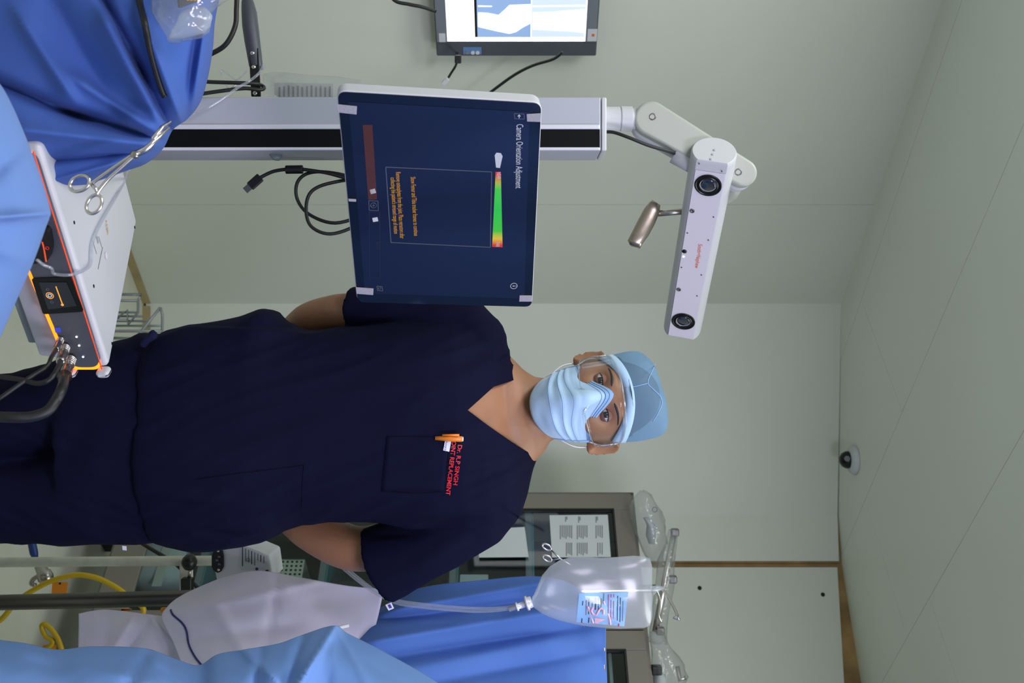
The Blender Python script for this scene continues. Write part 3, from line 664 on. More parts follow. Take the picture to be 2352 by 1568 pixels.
trk = thing('tracking_camera', 'white bar shaped stereo tracking camera with two dark lenses', 'tracking camera', TL_.lerp(TR_, .5) - Z * 0.042)
ax = (TR_ - TL_).normalized(); nz = V((ax.y, -ax.x, 0)).normalized(); uz = nz.cross(ax); uz = uz if uz.z > 0 else -uz
an = math.radians(-14); nf = nz * math.cos(an) + uz * math.sin(an); uf = nf.cross(ax); uf = uf if uf.z > 0 else -uf
R_ = 0.0425; hw = 0.029; fdp = math.sqrt(R_ ** 2 - hw ** 2)
th0 = math.asin(hw / R_)
prof = [(math.cos(q), math.sin(q)) for q in [th0 + (2 * math.pi - 2 * th0) * i / 40 for i in range(41)]]
def ringt(s_, k=1.0, r=R_): return [TL_ + ax * s_ + nf * (c_ * r * k) + uf * (s2_ * r * k) for c_, s2_ in prof]
LT = (TR_ - TL_).length
MB().loft([ringt(-0.004, .95), ringt(0), ringt(0.006), ringt(LT - 0.006, 1.0, R_ * 0.98), ringt(LT, 1, R_ * .97), ringt(LT + .004, .9, R_ * .97)]).obj('housing', 'white_shell', trk, bevel=0.0008)
fp = TL_ + nf * (fdp + 0.0004)
face = MB().hexa([fp + ax * 0.020 + uf * hw * .97, fp + ax * (LT - .004) + uf * hw * .95, fp + ax * (LT - .004) - uf * hw * .95, fp + ax * 0.020 - uf * hw * .97], [p + nf * 0.0014 for p in (fp + ax * 0.020 + uf * hw * .97, fp + ax * (LT - .004) + uf * hw * .95, fp + ax * (LT - .004) - uf * hw * .95, fp + ax * 0.020 - uf * hw * .97)]).obj('front_face', 'lav_face', trk, bevel=0.0005)
fq = fp + nf * 0.0016
def KP(X, Y, l=0.0): return onplane(X, Y, fq, nf) + nf * l
def kin(q, m_=0.0): 
    s_ = (q - fq).dot(uf); return q - uf * s_ + uf * max(-hw * .8 + m_, min(hw * .8 - m_, s_))
for X, Y in ((1618, 424), (1560, 736)):
    c_ = KP(X, Y); s_ = (c_ - fq).dot(uf); c_ = c_ - uf * s_
    ln = MB().lathe(c_, nf, [(0.0255, -0.002), (0.0255, 0.0015), (0.0235, 0.0022), (0.0225, 0.0006), (0.0185, 0.0004), (0.018, 0.0016), (0.0160, 0.0016), (0.0155, -.001), (0, -.001)], 32).obj('lens_ring', 'lens_black', trk, True)
    MB().lathe(c_, nf, [(0.0156, -0.0005), (0.012, 0.0008), (0.006, 0.0014), (0, 0.0016)], 28).obj('lens_glass', 'lens_glass', ln, True)
for X, Y in ((1578, 479), (1639, 498), (1569, 533), (1627, 551), (1555, 612), (1611, 631), (1546, 661), (1601, 679), (1596, 374), (1658, 393)):
    MB().lathe(kin(KP(X, Y)), nf, [(0.0016, 0), (0.0016, 0.0008), (0.0008, 0.0009), (0, 0.0004)], 10).obj('screw', 'screw_metal', trk, True)
for X, Y in ((1589, 484), (1557, 664)): MB().lathe(kin(KP(X, Y), .002), nf, [(0.0048, 0), (0.0048, 0.0012), (0.003, 0.0014), (0.0022, 0.0003), (0, 0.0003)], 18).obj('indicator', 'screw_metal', trk, True)
MB().lathe(kin(KP(1572, 577)), nf, [(0.005, 0), (0.0048, 0.001), (0, 0.0012)], 18).obj('sensor_window', 'lens_black', trk, True)
MB().lathe(kin(KP(1570, 589)), nf, [(0.0022, 0), (0.002, 0.001), (0, 0.001)], 12).obj('status_light', 'led_white', trk, True)
A_, B_ = KP(1604, 560), KP(1596, 615); text_on('Smith+Nephew', A_, B_, uf, 0.0085, nf * 0.0003, 'logo_orange', face)
for X, Y in ((1641, 345), (1637, 355), (1633, 366)):
    q = onplane(X, Y, TL_ - ax * 0.004, ax); MB().lathe(q, -ax, [(0.0028, 0), (0.0026, 0.0012), (0.0012, 0.0016), (0, 0.0012)], 12).obj('cap_dot', 'alu_paint', trk, True)
# hand grip under the tracker
b_ = P(1512, 490, 1.985); a_ = P(1590, 484, 1.99); MB().tube([a_, b_], 0.0062, 14).obj('grip_rod', 'steel', trk, True)
gp = MB(); rings = []
for X0, X1, Y, dd_ in ((1497, 1510, 464, .008), (1490, 1516, 468, .012), (1478, 1514, 486, .0135), (1464, 1503, 512, .014), (1452, 1490, 536, .014), (1442, 1475, 556, .013), (1446, 1470, 566, .009)):
    c_ = P((X0 + X1) / 2, Y, 1.985); hh = (X1 - X0) / 2 / F * 1.985
    rings.append([c_ + V((0.004 * math.sin(q), -dd_ * (abs(math.cos(q)) ** .6) * (1 if math.cos(q) > 0 else -1), hh * (abs(math.sin(q)) ** .7) * (1 if math.sin(q) > 0 else -1))) for q in [2 * math.pi * i / 20 for i in range(20)]])
gp.loft(rings); gp.obj('hand_grip', 'brushed', trk, True)

# ================================================================ loose leads and packets on the cart
UD = CD + 0.02
uc = thing('usb_cable', 'coiled black USB cable hanging beside the column', 'cable', P(675, 388, UD))
pth = [P(X, Y, D) for X, Y, D in ((597, 408, UD), (630, 393, UD), (675, 388, UD), (720, 392, UD), (770, 402, UD), (830, 425, UD + .01), (850, 470, UD + .02), (820, 515, UD + .02), (760, 537, UD), (715, 520, UD - .01), (703, 480, UD - .01), (715, 440, UD), (760, 420, UD + .01), (830, 415, UD + .03), (870, 460, UD + .03), (840, 490, UD + .03), (770, 512, UD + .01), (710, 492, UD + .01), (682, 455, UD + .01), (685, 415, UD + .01), (720, 395, UD + .015), (790, 402, UD + .02), (860, 430, UD + .03), (930, 400, UD), (960, 352, CD - 0.03))]
MB().tube(spline(pth, 6), 0.0034).obj('lead', 'black_rubber', uc, True)
d_ = (pth[1] - pth[0]).normalized(); MB().cyl(P(656, 389.5, UD), P(696, 389, UD), 0.0082, 20).obj('ferrite', 'black_plastic', uc, bevel=0.0015)
a_ = P(597, 408, UD); dd_ = (P(570, 432, UD) - a_).normalized(); s_ = dd_.cross(V((0, 1, 0))).normalized()
MB().frame(a_ + dd_ * 0.012, dd_, V((0, 1, 0)), s_, 0.014, 0.004, 0.0088).obj('plug_body', 'black_plastic', uc, bevel=0.002); MB().frame(a_ + dd_ * 0.031, dd_, V((0, 1, 0)), s_, 0.007, 0.0022, 0.0062).obj('plug_tip', 'steel', uc)
tag(MB().tube(spline([P(545, -30, CD - .05), P(543, 20, CD - .05), P(540, 60, CD - .05), P(520, 100, CD - .05), P(488, 122, CD - .04), P(440, 140, CD - .02)], 8), 0.0046).obj('black_cable', 'black_rubber', None, True), 'thick black cable curving down behind the left drape', 'cable')
tag(MB().tube(spline([P(440, 184, CD - .04), P(480, 188, CD - .035), P(540, 190, CD - .03), P(585, 192, CD - .02), P(603, 197, CD - .0), P(606, 203, CD - .012), P(595, 206, CD - .022), P(560, 203, CD - .03), P(500, 210, CD - .04), P(455, 217, CD - .045), P(430, 222, CD - .05)], 8), 0.0036).obj('looped_cable', 'black_rubber', None, True), 'black cable looped over the cart handle bar', 'cable')
tag(MB().tube(spline([P(607, 147, CD - .05), P(595, 168, CD - .05), P(570, 188, CD - .05), P(545, 202, CD - .055), P(510, 228, CD - .06), P(470, 252, CD - .065), P(446, 262, CD - .065)], 8), 0.0026).obj('drip_line', 'tube_clear', None, True), 'thin clear plastic tube crossing the column near the handle', 'tubing')
tag(MB().tube(spline([P(549, 188, CD - .01), P(527, 204, CD - .01), P(515, 185, CD - .01), P(508, 163, CD - .01), P(518, 165, CD - .01), P(540, 183, CD - .01), P(552, 178, CD - .01), P(567, 162, CD - .01)], 8), 0.0016).obj('tubing_loop', 'tube_clear', None, True), 'small loop of clear tubing hanging under the cart handle', 'tubing')
tag(MB().tube(spline([P(296, 389, 1.62)] + [tp(X, Y, 0.004) for X, Y in ((284, 410), (262, 450), (232, 500), (212, 540), (204, 570), (202, 605))] + [tp(190, 619, 0.003), cp(165, 626, 0.006), cp(130, 622, 0.008)] + [P(118, 616, 1.478), P(100, 608, 1.47), P(85, 596, 1.46)], 8), 0.0026).obj('suction_line', 'tube_clear', None, True), 'thin clear tube lying across the console top and front', 'tubing')
pk = thing('sterile_packet', 'clear plastic packet with printed label tucked behind the column', 'packet', P(740, 195, CD + .02))
g_ = [[(603, 170, CD + .03), (640, 166, CD + .035), (700, 171, CD + .03), (770, 176, CD + .035), (830, 184, CD + .03)], [(604, 195, CD + .022), (640, 193, CD + .025), (700, 196, CD + .022), (770, 198, CD + .024), (830, 200, CD + .025)], [(606, 222, CD + .03), (640, 223, CD + .035), (700, 223, CD + .03), (770, 223, CD + .035), (830, 224, CD + .03)]]
cloth('wrapper', g_, 'poly_bag', 6, 5, None, pk, 0.0006, 0.006, 40)
MB().prism([P(630, 190, CD + .036), P(765, 192, CD + .036), P(765, 226, CD + .036), P(630, 226, CD + .036)], V((0, 0.001, 0))).obj('label', 'packet', pk)
for i in range(12):
    X = 640 + i * 10.5; MB().prism([P(X, 200 - (i * 7) % 5, CD + .0355), P(X + 4, 200 - (i * 7) % 5, CD + .0355), P(X + 4, 222, CD + .0355), P(X, 222, CD + .0355)], V((0, 0.0004, 0))).obj('print_line', 'fine_print', pk)

# ================================================================ the surgeon
MD = 1.93; sc = MD / F
def mp(X, Y, D=MD): return P(X, Y, MD) + V((0, D - MD, 0))       # orthographic at the body's depth, so silhouettes stay plain
man = thing('person', 'standing person in navy scrubs, blue cap, mask and clear goggles, hands behind back', 'person', (mp(0, 1000).x, MD, 0))
def sgn(a): return 1 if a >= 0 else -1
def ring(X, y0, y1, df, db, D=MD, shear=0.0, e=0.85, n=48, yc=960):
    c0, c1 = mp(X, y0), mp(X, y1); cx = (c0.x + c1.x) / 2; hx = (c1.x - c0.x) / 2; out = []
    for i in range(n):
        q = 2 * math.pi * i / n; cs, sn = math.cos(q), math.sin(q)
        x = cx + hx * sgn(cs) * abs(cs) ** e; y = (df if sn > 0 else db) * sgn(sn) * abs(sn) ** e
        px = 784 + x / sc
        out.append(V((x, D - y, c0.z + (px - yc) * sc * shear)))
    return out
TOP = [(372, 778, 1238, .135, .125, 1.93, 0.00), (395, 758, 1247, .140, .128, 1.93, 0.02), (440, 741, 1250, .144, .130, 1.93, 0), (500, 735, 1251, .148, .132, 1.93, 0), (560, 722, 1251, .150, .13, 1.93, 0), (605, 707, 1242, .150, .13, 1.93, 0), (630, 714, 1232, .148, .13, 1.93, 0), (658, 738, 1212, .146, .13, 1.93, 0), (700, 753, 1196, .142, .13, 1.93, 0), (760, 757, 1190, .138, .13, 1.93, 0),
       (850, 752, 1193, .135, .13, 1.93, 0.0), (930, 742, 1200, .134, .128, 1.93, .02), (1000, 735, 1208, .132, .125, 1.93, .05), (1060, 733, 1210, .124, .12, 1.93, .08), (1105, 738, 1206, .112, .112, 1.935, .11), (1140, 752, 1196, .098, .104, 1.94, .13), (1165, 778, 1178, .082, .094, 1.95, .13), (1186, 815, 1140, .066, .082, 1.955, .13), (1204, 848, 1090, .052, .07, 1.96, .13), (1220, 866, 1058, .046, .062, 1.965, .13), (1238, 872, 1030, .042, .056, 1.965, .13)]
def loft_top(k=1.0, inset=0.0, lo=0, hi=None):
    rings = []
    for X, y0, y1, df, db, D, sh in TOP[lo:hi]:
        ip = inset / sc; rings.append(ring(X, y0 + ip, y1 - ip, df - inset, db - inset, D, sh))
    return MB().loft(rings)
def limb(pts, rs, n=20, sq=1.0):
    return MB().tube(pts, rs, n)
# arms: (X, Y, D)
armL = [(1095, 775, 1.945), (1020, 738, 1.955), (900, 716, 1.97), (800, 712, 1.985), (745, 716, 2.0), (680, 738, 2.035), (610, 790, 2.085), (560, 850, 2.12)]     # viewer's left
rL = [.052, .050, .045, .036, .035, .038, .032, .026]
armR = [(1110, 1170, 1.945), (1010, 1215, 1.955), (900, 1258, 1.975), (820, 1276, 1.995), (760, 1268, 2.015), (680, 1232, 2.045), (600, 1180, 2.085), (545, 1100, 2.12)]
rR = [.052, .052, .048, .045, .046, .046, .037, .028]
def armmb(a, r):
    pts = spline([mp(*p) for p in a], 5); rr = []
    for i in range(len(r) - 1): rr += [r[i] + (r[i + 1] - r[i]) * k / 5 for k in range(5)]
    return MB().tube(pts, rr + [r[-1]], 20)
def hand(w_, d_, side):
    """palm and five curled fingers behind the back"""
    out = []; d_ = d_.normalized(); s_ = V((0, 0, -1)); s_ = (s_ - d_ * s_.dot(d_)).normalized(); nrm = d_.cross(s_) * side
    palm = MB(); palm.frame(w_ + d_ * 0.05, d_, s_, nrm, 0.045, 0.038, 0.012); out.append(palm)
    out.append(MB().tube([w_ - d_ * 0.02, w_ + d_ * 0.02], [0.026, 0.026], 12))
    for i, L_ in enumerate((0.070, 0.080, 0.074, 0.058)):
        b0 = w_ + d_ * 0.088 + s_ * (0.029 - i * 0.019); out.append(MB().tube([b0 - d_ * 0.02, b0, b0 + d_ * L_ * .45 + nrm * 0.012, b0 + d_ * L_ * .7 + nrm * 0.034, b0 + d_ * L_ * .68 + nrm * 0.052], [.0095, .0095, .009, .008, .0065], 10))
    b0 = w_ + d_ * 0.025 - s_ * (-0.036) ; out.append(MB().tube([b0 - s_ * 0.012, b0 + s_ * 0.014 + d_ * 0.02, b0 + s_ * 0.02 + d_ * 0.045 + nrm * 0.01, b0 + s_ * 0.018 + d_ * 0.066 + nrm * 0.02], [.012, .011, .010, .008], 10))
    return out
pa, pb = mp(*armL[-1]), mp(*armR[-1])
hands = hand(pa, mp(545, 930, 2.13) - pa, 1) + hand(pb, mp(540, 1010, 2.14) - pb, -1)
# ---- head
Hc = mp(1372, 922, 1.925)
HR = Matrix.Rotation(math.radians(-8.5), 3, 'Y') @ Matrix.Rotation(math.radians(-9), 3, 'Z') @ Matrix.Rotation(math.radians(3), 3, 'X')
def hw_(p): return Hc + HR @ V(p)
def G(a, s_): return math.exp(-(a / s_) ** 2)
def headpt(nx, ny, nz_):
    """unit direction to head surface, head frame: x viewer's right, y back, z up"""
    z = 0.1165 * nz_ if nz_ > 0 else 0.118 * nz_
    j = max(0.0, -nz_ - 0.05)
    x = 0.0765 * sgn(nx) * abs(nx) ** 0.92 * (1 - 0.30 * j ** 1.3); y = ny * (0.106 if ny > 0 else 0.094)
    if ny > 0: y *= 1 - 0.35 * j
    if ny < 0:
        fr = min(1, -ny * 1.6)
        for s_ in (-1, 1):
            y += fr * 0.013 * G(x - s_ * 0.033, 0.018) * G(z - 0.010, 0.013)
            y -= fr * 0.006 * G(x - s_ * 0.030, 0.024) * G(z - 0.032, 0.010)
            y -= fr * 0.006 * G(x - s_ * 0.046, 0.018) * G(z + 0.022, 0.018)
        nz2 = max(0, min(1, (0.022 - z) / 0.06)) if z > -0.045 else max(0, 1 - (-0.045 - z) / 0.010)
        y -= fr * 0.030 * nz2 ** 0.8 * G(x, 0.0125 + 0.004 * nz2)
        y -= fr * 0.006 * G(x, 0.022) * G(z + 0.07, 0.016); y -= fr * 0.010 * G(x, 0.025) * G(z + 0.108, 0.02)
    return V((x, y, z))
hm = MB(); rows = []
for i in range(49):
    ph = math.pi * (i / 48); r = []
    for k in range(64):
        q = 2 * math.pi * k / 64; r.append(hw_(headpt(max(1e-4, math.sin(ph)) * math.cos(q), max(1e-4, math.sin(ph)) * math.sin(q), math.cos(ph))))
    rows.append(r)
hm.loft(rows)
neck = MB(); nr = []
for X, y0, y1, df, db, D in ((1120, 830, 1070, .050, .07, 1.945), (1150, 815, 1090, .068, .08, 1.945), (1172, 815, 1092, .068, .085, 1.948), (1190, 820, 1085, .066, .085, 1.95), (1215, 850, 1062, .060, .076, 1.955), (1238, 866, 1040, .056, .070, 1.955), (1262, 870, 1014, .055, .066, 1.95), (1300, 868, 1000, .055, .066, 1.945), (1340, 862, 992, .05, .066, 1.94)):
    nr.append(ring(X, y0, y1, df, db, D, .13 if X < 1250 else .05, 1.0, 36, 940))
neck.loft(nr)
ears = []
for s_ in (-1, 1):
    e_ = MB(); prof_ = []
    for i in range(18):
        q = 2 * math.pi * i / 18; zz = 0.033 * math.sin(q); yy = 0.017 * math.cos(q) * (1 + 0.25 * math.sin(q))
        prof_.append((yy, zz))
    r0_ = [hw_((s_ * 0.066, 0.006 + a * .85, -0.004 + b * .85)) for a, b in prof_]; r1_ = [hw_((s_ * (0.087 + 0.45 * a), 0.013 + a * 1.05, -0.003 + b * 1.02)) for a, b in prof_]
    r2_ = [hw_((s_ * (0.096 + 0.55 * a), 0.013 + a * .92, -0.003 + b * .94)) for a, b in prof_]; r3_ = [hw_((s_ * (0.0845 + .38 * a), 0.011 + a * .5, -0.002 + b * .58)) for a, b in prof_]
    e_.loft([r0_, r1_, r2_, r3_]); ears.append(e_)
core = loft_top(1, 0.012, 2, 18)
bme = remesh([core, armmb(armL, rL), armmb(armR, rR), hm, neck] + ears + hands, 0.0034, 6)
bme.name = 'body'; body_o = link('body', bme, 'skin', man, smooth=True, label='bare forearms, neck and face')
# ---- scrub top
def sleeve(path, ra, rb_, flat):
    rings = []
    pts = [mp(*p) for p in path]
    for i, p in enumerate(pts):
        t_ = (pts[min(i + 1, len(pts) - 1)] - pts[max(i - 1, 0)]).normalized(); a = V((0, 1, 0)); a = (a - t_ * a.dot(t_)).normalized(); b = t_.cross(a)
        rings.append([p + a * (rb_[i] * math.cos(q)) + b * (ra[i] * math.sin(q)) for q in [2 * math.pi * k / 28 for k in range(28)]])
    return MB().loft(rings)
sl_l = sleeve([(1128, 830, 1.945), (1108, 785, 1.947), (1075, 756, 1.95), (1000, 728, 1.955), (900, 712, 1.965), (800, 711, 1.98)], [.038, .050, .057, .054, .047, .0415], [.075, .075, .072, .066, .058, .052], 1)
sl_r = sleeve([(1150, 1095, 1.945), (1135, 1140, 1.947), (1100, 1180, 1.95), (1020, 1226, 1.955), (935, 1272, 1.965), (859, 1308, 1.975)], [.05, .058, .060, .064, .072, .0785], [.075, .075, .074, .070, .066, .062], 1)
tme = remesh([loft_top(), sl_l, sl_r], 0.0050, 3)
bm = bmesh.new(); bm.from_mesh(tme)
bm.normal_update()
def px(co): return CZ and (1176 + (co.z - CZ) / sc, 784 + co.x / sc)
for v in bm.verts:
    X, Y = px(v.co); d_ = 0.0
    lowf = max(0, min(1, (900 - X) / 400))
    # long vertical drape folds in the lower front, slanting stress folds from chest and armpits
    d_ += 0.0040 * lowf * math.sin((Y + 0.10 * X) / 33 + 2.5 * noise.noise(V((Y / 160, X / 420, 0)))) * (0.6 + noise.noise(V((Y / 90, X / 300, 4))))
    d_ += 0.0045 * noise.noise(V((Y / 120, X / 260, 1.7)))
    d_ += 0.0028 * (1 - 2 * abs(noise.noise(V((Y / 46 + X / 120, X / 240, 5.1)))))
    for (x0, y0, x1, y1, wdt, amp) in ((1190, 1030, 1000, 1075, 9, .0035), (1185, 1055, 1060, 1100, 7, -.003), (1195, 1080, 1080, 1130, 8, .003), (960, 1190, 1120, 1170, 10, -.006), (880, 1185, 1010, 1196, 9, .005), (820, 1230, 1000, 1215, 10, -.004), (940, 1290, 1090, 1215, 14, .005), (760, 760, 600, 742, 8, -.004), (770, 775, 420, 752, 7, .0035), (1150, 850, 1080, 800, 9, .003), (640, 1225, 480, 1190, 12, -.005), (600, 1120, 400, 1105, 12, .004), (560, 830, 380, 860, 12, .004)):
        ax_, ay_ = x1 - x0, y1 - y0; L_ = math.hypot(ax_, ay_); t_ = ((X - x0) * ax_ + (Y - y0) * ay_) / L_ / L_
        if -0.1 < t_ < 1.1:
            dist = ((X - x0) * ay_ - (Y - y0) * ax_) / L_; d_ += amp * math.exp(-(dist / wdt) ** 2) * max(0, math.sin(math.pi * max(0, min(1, t_))))
    fall = max(0, min(1, (1225 - X) / 40)); v.co += v.normal * d_ * fall * 1.5
# V neck: two cutting planes through the tip and the two collar points, front half only
tip = mp(1080, 932); cl, cr = mp(1212, 862), mp(1246, 1062)
def cutplane(a, b):
    d_ = (b - a); d_.y = 0; d_.normalize(); return a, V((-d_.z, 0, d_.x))
oL, nL = cutplane(tip, mp(1135, 884)); oR, nR = cutplane(tip, cr); oM, nM = cutplane(mp(1135, 884), cl)
if (tip + V((0, 0, .06)) - oM).dot(nM) < 0: nM = -nM
inside = (tip + V((0, 0, 0.05)))
if (inside - oL).dot(nL) < 0: nL = -nL
if (inside - oR).dot(nR) < 0: nR = -nR
for o_, n_ in ((oL, nL), (oR, nR), (oM, nM)):
    bmesh.ops.bisect_plane(bm, geom=bm.verts[:] + bm.edges[:] + bm.faces[:], plane_co=o_, plane_no=n_)
bmesh.ops.bisect_plane(bm, geom=bm.verts[:] + bm.edges[:] + bm.faces[:], plane_co=V((0, 1.985, 1.512)), plane_no=V((0, -0.5, 1)))
kill = []
for f_ in bm.faces:
    c_ = f_.calc_center_median()
    if (c_ - oL).dot(nL) > 0 and (c_ - oR).dot(nR) > 0 and (c_ - oM).dot(nM) > 0 and c_.z > tip.z - 0.001:
        if c_.y < 1.955 or (c_ - V((0, 1.985, 1.512))).dot(V((0, -.5, 1))) > 0: kill.append(f_)
bmesh.ops.delete(bm, geom=kill, context='FACES')
bm.to_mesh(tme); bm.free(); tme.name = 'scrub_top'
top = link('scrub_top', tme, 'navy', man, smooth=True, solid=0.0025)
tt = bvh(tme)
# bound neck edge
for a_, b_, s0, nm in ((tip, cl, 0, 'neck_band'), (tip, cr, 0, 'neck_band')):
    A0 = (1080, 932); B0 = (1208, 866) if b_ is cl else (1240, 1052)
    dx_, dy_ = B0[0] - A0[0], B0[1] - A0[1]; L_ = math.hypot(dx_, dy_); ox, oy = (dy_ / L_, -dx_ / L_); sg = -1 if b_ is cl else 1
    rows = []
    for k in range(25):
        t_ = k / 24; X, Y = A0[0] + dx_ * t_, A0[1] + dy_ * t_
        rows.append([hitpx(tt, X + sg * ox * w0 * -1, Y + sg * oy * w0 * -1, 0.0022) for w0 in (-1.0, 4.0, 9.0)])
    # keep only rows that really lie on the cloth
    rows = [r for r in rows if max(p.y for p in r) - min(p.y for p in r) < 0.03]
seams = [[(1228, 1048), (1225, 1070), (1210, 1090), (1205, 1130), (1198, 1160), (1190, 1190)], [(1030, 1040), (1024, 1085), (1018, 1128)], [(1018, 1128), (960, 1132), (890, 1128)], [(698, 1068), (694, 1120), (693, 1178)], [(698, 1068), (600, 1080), (520, 1090), (450, 1100)]]
for sm in seams:
    pts = spline([V((a, b, 0)) for a, b in sm], 6); MB().tube([hitpx(tt, p.x, p.y, 0.0012) for p in pts], 0.0010, 6).obj('seam', 'navy_seam', top)
def patch(x0, x1, y0, y1, m, name, parent, lift, n=10, shear=0.0):
    rows = [[hitpx(tt, x0 + (x1 - x0) * i / n + shear * (y0 + (y1 - y0) * j / n - y0), y0 + (y1 - y0) * j / n, lift) for i in range(n + 1)] for j in range(n + 1)]
    return MB().grid(rows).obj(name, m, parent, True, solid=0.001)
patch(888, 1032, 1002, 1128, 'navy', 'chest_pocket', top, 0.0022, 14, -0.10)
# embroidered lettering laid on the cloth
def emb(body, A, B, hpx, m, name, bold=0.02):
    me = textmesh(body, bold); xs = [v.co.x for v in me.vertices]; x0, x1 = min(xs), max(xs)
    bm_ = bmesh.new(); bm_.from_mesh(me); bmesh.ops.triangulate(bm_, faces=bm_.faces); bm_.to_mesh(me); bm_.free()
    dx_, dy_ = B[0] - A[0], B[1] - A[1]; L_ = math.hypot(dx_, dy_); ux, uy = dx_ / L_, dy_ / L_
    for v in me.vertices:
        a = (v.co.x - x0) / (x1 - x0) * L_; b = v.co.y / 0.72 * hpx
        v.co = hitpx(tt, A[0] + ux * a + uy * b, A[1] + uy * a - ux * b, 0.0052)
    me.name = name; o_ = link(name, me, m, top); return o_
emb('Dr. R.P SINGH', (1052, 1021), (1041, 1113), 10, 'red_thread', 'embroidered_name')
emb('JOINT REPLACEMENT', (1039, 1008), (1024, 1136), 10, 'red_thread', 'embroidered_text')
# woven brand tags
def cardpx(pts, m, name, parent, lift, th=0.0008):
    pp = [hitpx(tt, a, b, lift) for a, b in pts]; return MB().prism(pp, V((0, -th, 0))).obj(name, m, parent)
tg = cardpx([(1024, 1003), (1038, 1005), (1032, 1037), (1018, 1034)], 'tag_white', 'pocket_tag', top, 0.0045)
emb('knya', (1024, 1013), (1021, 1034), 6, 'tag_purple', 'tag_print', 0.0).parent = tg
tg.children[0].location.y = -0.0022
A_ = [(889, 1381), (902, 1376), (908, 1389), (896, 1394)]
pp = [mp(a, b, 1.905) for a, b in A_]
st = MB().prism(pp, V((0, 0.003, 0))).obj('sleeve_tag', 'tag_white', top)
MB().prism([mp(a, b, 1.9045) for a, b in ((894, 1381), (900, 1379), (904, 1387), (898, 1389))], V((0, .0008, 0))).obj('tag_print', 'tag_purple', st)
# ---- trousers
PT = [(380, 772, 1240, .128, .125), (330, 770, 1243, .130, .13), (280, 782, 1243, .130, .135), (230, 800, 1243, .126, .135)]
pel = MB().loft([ring(X, a, b, c_, d_) for X, a, b, c_, d_ in PT] + [ring(190, 815, 1242, .12, .13)])
def leg(cs):
    rings = []
    for X, y0, y1, d_, D in cs: rings.append(ring(X, y0, y1, d_, d_, D, 0, 0.95, 32))
    return MB().loft(rings)
lg1 = leg([(270, 790, 1020, .115, 1.93), (200, 808, 1022, .11, 1.93), (100, 838, 1050, .105, 1.925), (0, 862, 1060, .098, 1.92), (-200, 900, 1062, .085, 1.92), (-420, 915, 1045, .075, 1.93), (-545, 915, 1045, .075, 1.93)])
lg2 = leg([(270, 1010, 1243, .115, 1.93), (200, 1025, 1243, .112, 1.93), (100, 1040, 1242, .106, 1.93), (0, 1040, 1240, .1, 1.93), (-200, 1055, 1225, .088, 1.94), (-420, 1075, 1210, .076, 1.95), (-545, 1075, 1210, .076, 1.95)])
pme = remesh([pel, lg1, lg2], 0.0065, 4)
bm = bmesh.new(); bm.from_mesh(pme); bm.normal_update()
for v in bm.verts:
    X, Y = px(v.co); d_ = 0.006 * noise.noise(V((Y / 60, X / 150, 2))) + 0.004 * (1 - 2 * abs(noise.noise(V((Y / 40 - X / 100, X / 160, 8)))))
    d_ += 0.004 * math.sin(X / 22 + Y / 40) * G(Y - 1000, 60) * G(X - 200, 90); v.co += v.normal * d_
bm.to_mesh(pme); bm.free(); pme.name = 'scrub_trousers'; tr = link('scrub_trousers', pme, 'navy', man, smooth=True)
for c_ in (980, 1142):
    q = mp(-560, c_, 1.90); z_ = 0.0
    rows = []
    for (yy, wd, hh) in ((-.15, .03, .03), (-.12, .045, .05), (-.05, .05, .07), (.03, .045, .09), (.09, .04, .085), (.12, .025, .06)):
        rows.append([V((q.x + wd * math.cos(a), 1.93 + yy, max(0.002, hh / 2 + hh / 2 * math.sin(a)))) for a in [2 * math.pi * i / 16 for i in range(16)]])
    MB().loft(rows).obj('clog', 'black_plastic', man, True)
tw = mp(318, 1242, 1.83); MB().prism([mp(313, 1236, 1.86), mp(313, 1246, 1.862), mp(322, 1247, 1.862), mp(322, 1237, 1.86)], V((0, .001, 0))).obj('trouser_tag', 'tag_white', tr)
# waistband tie bunched under the left of the hem
MB().tube(spline([mp(372, 792, 1.83), mp(385, 780, 1.825), mp(398, 772, 1.825), (mp(392, 766, 1.83))], 5), 0.007, 10).obj('waist_tie', 'navy_light', tr, True)
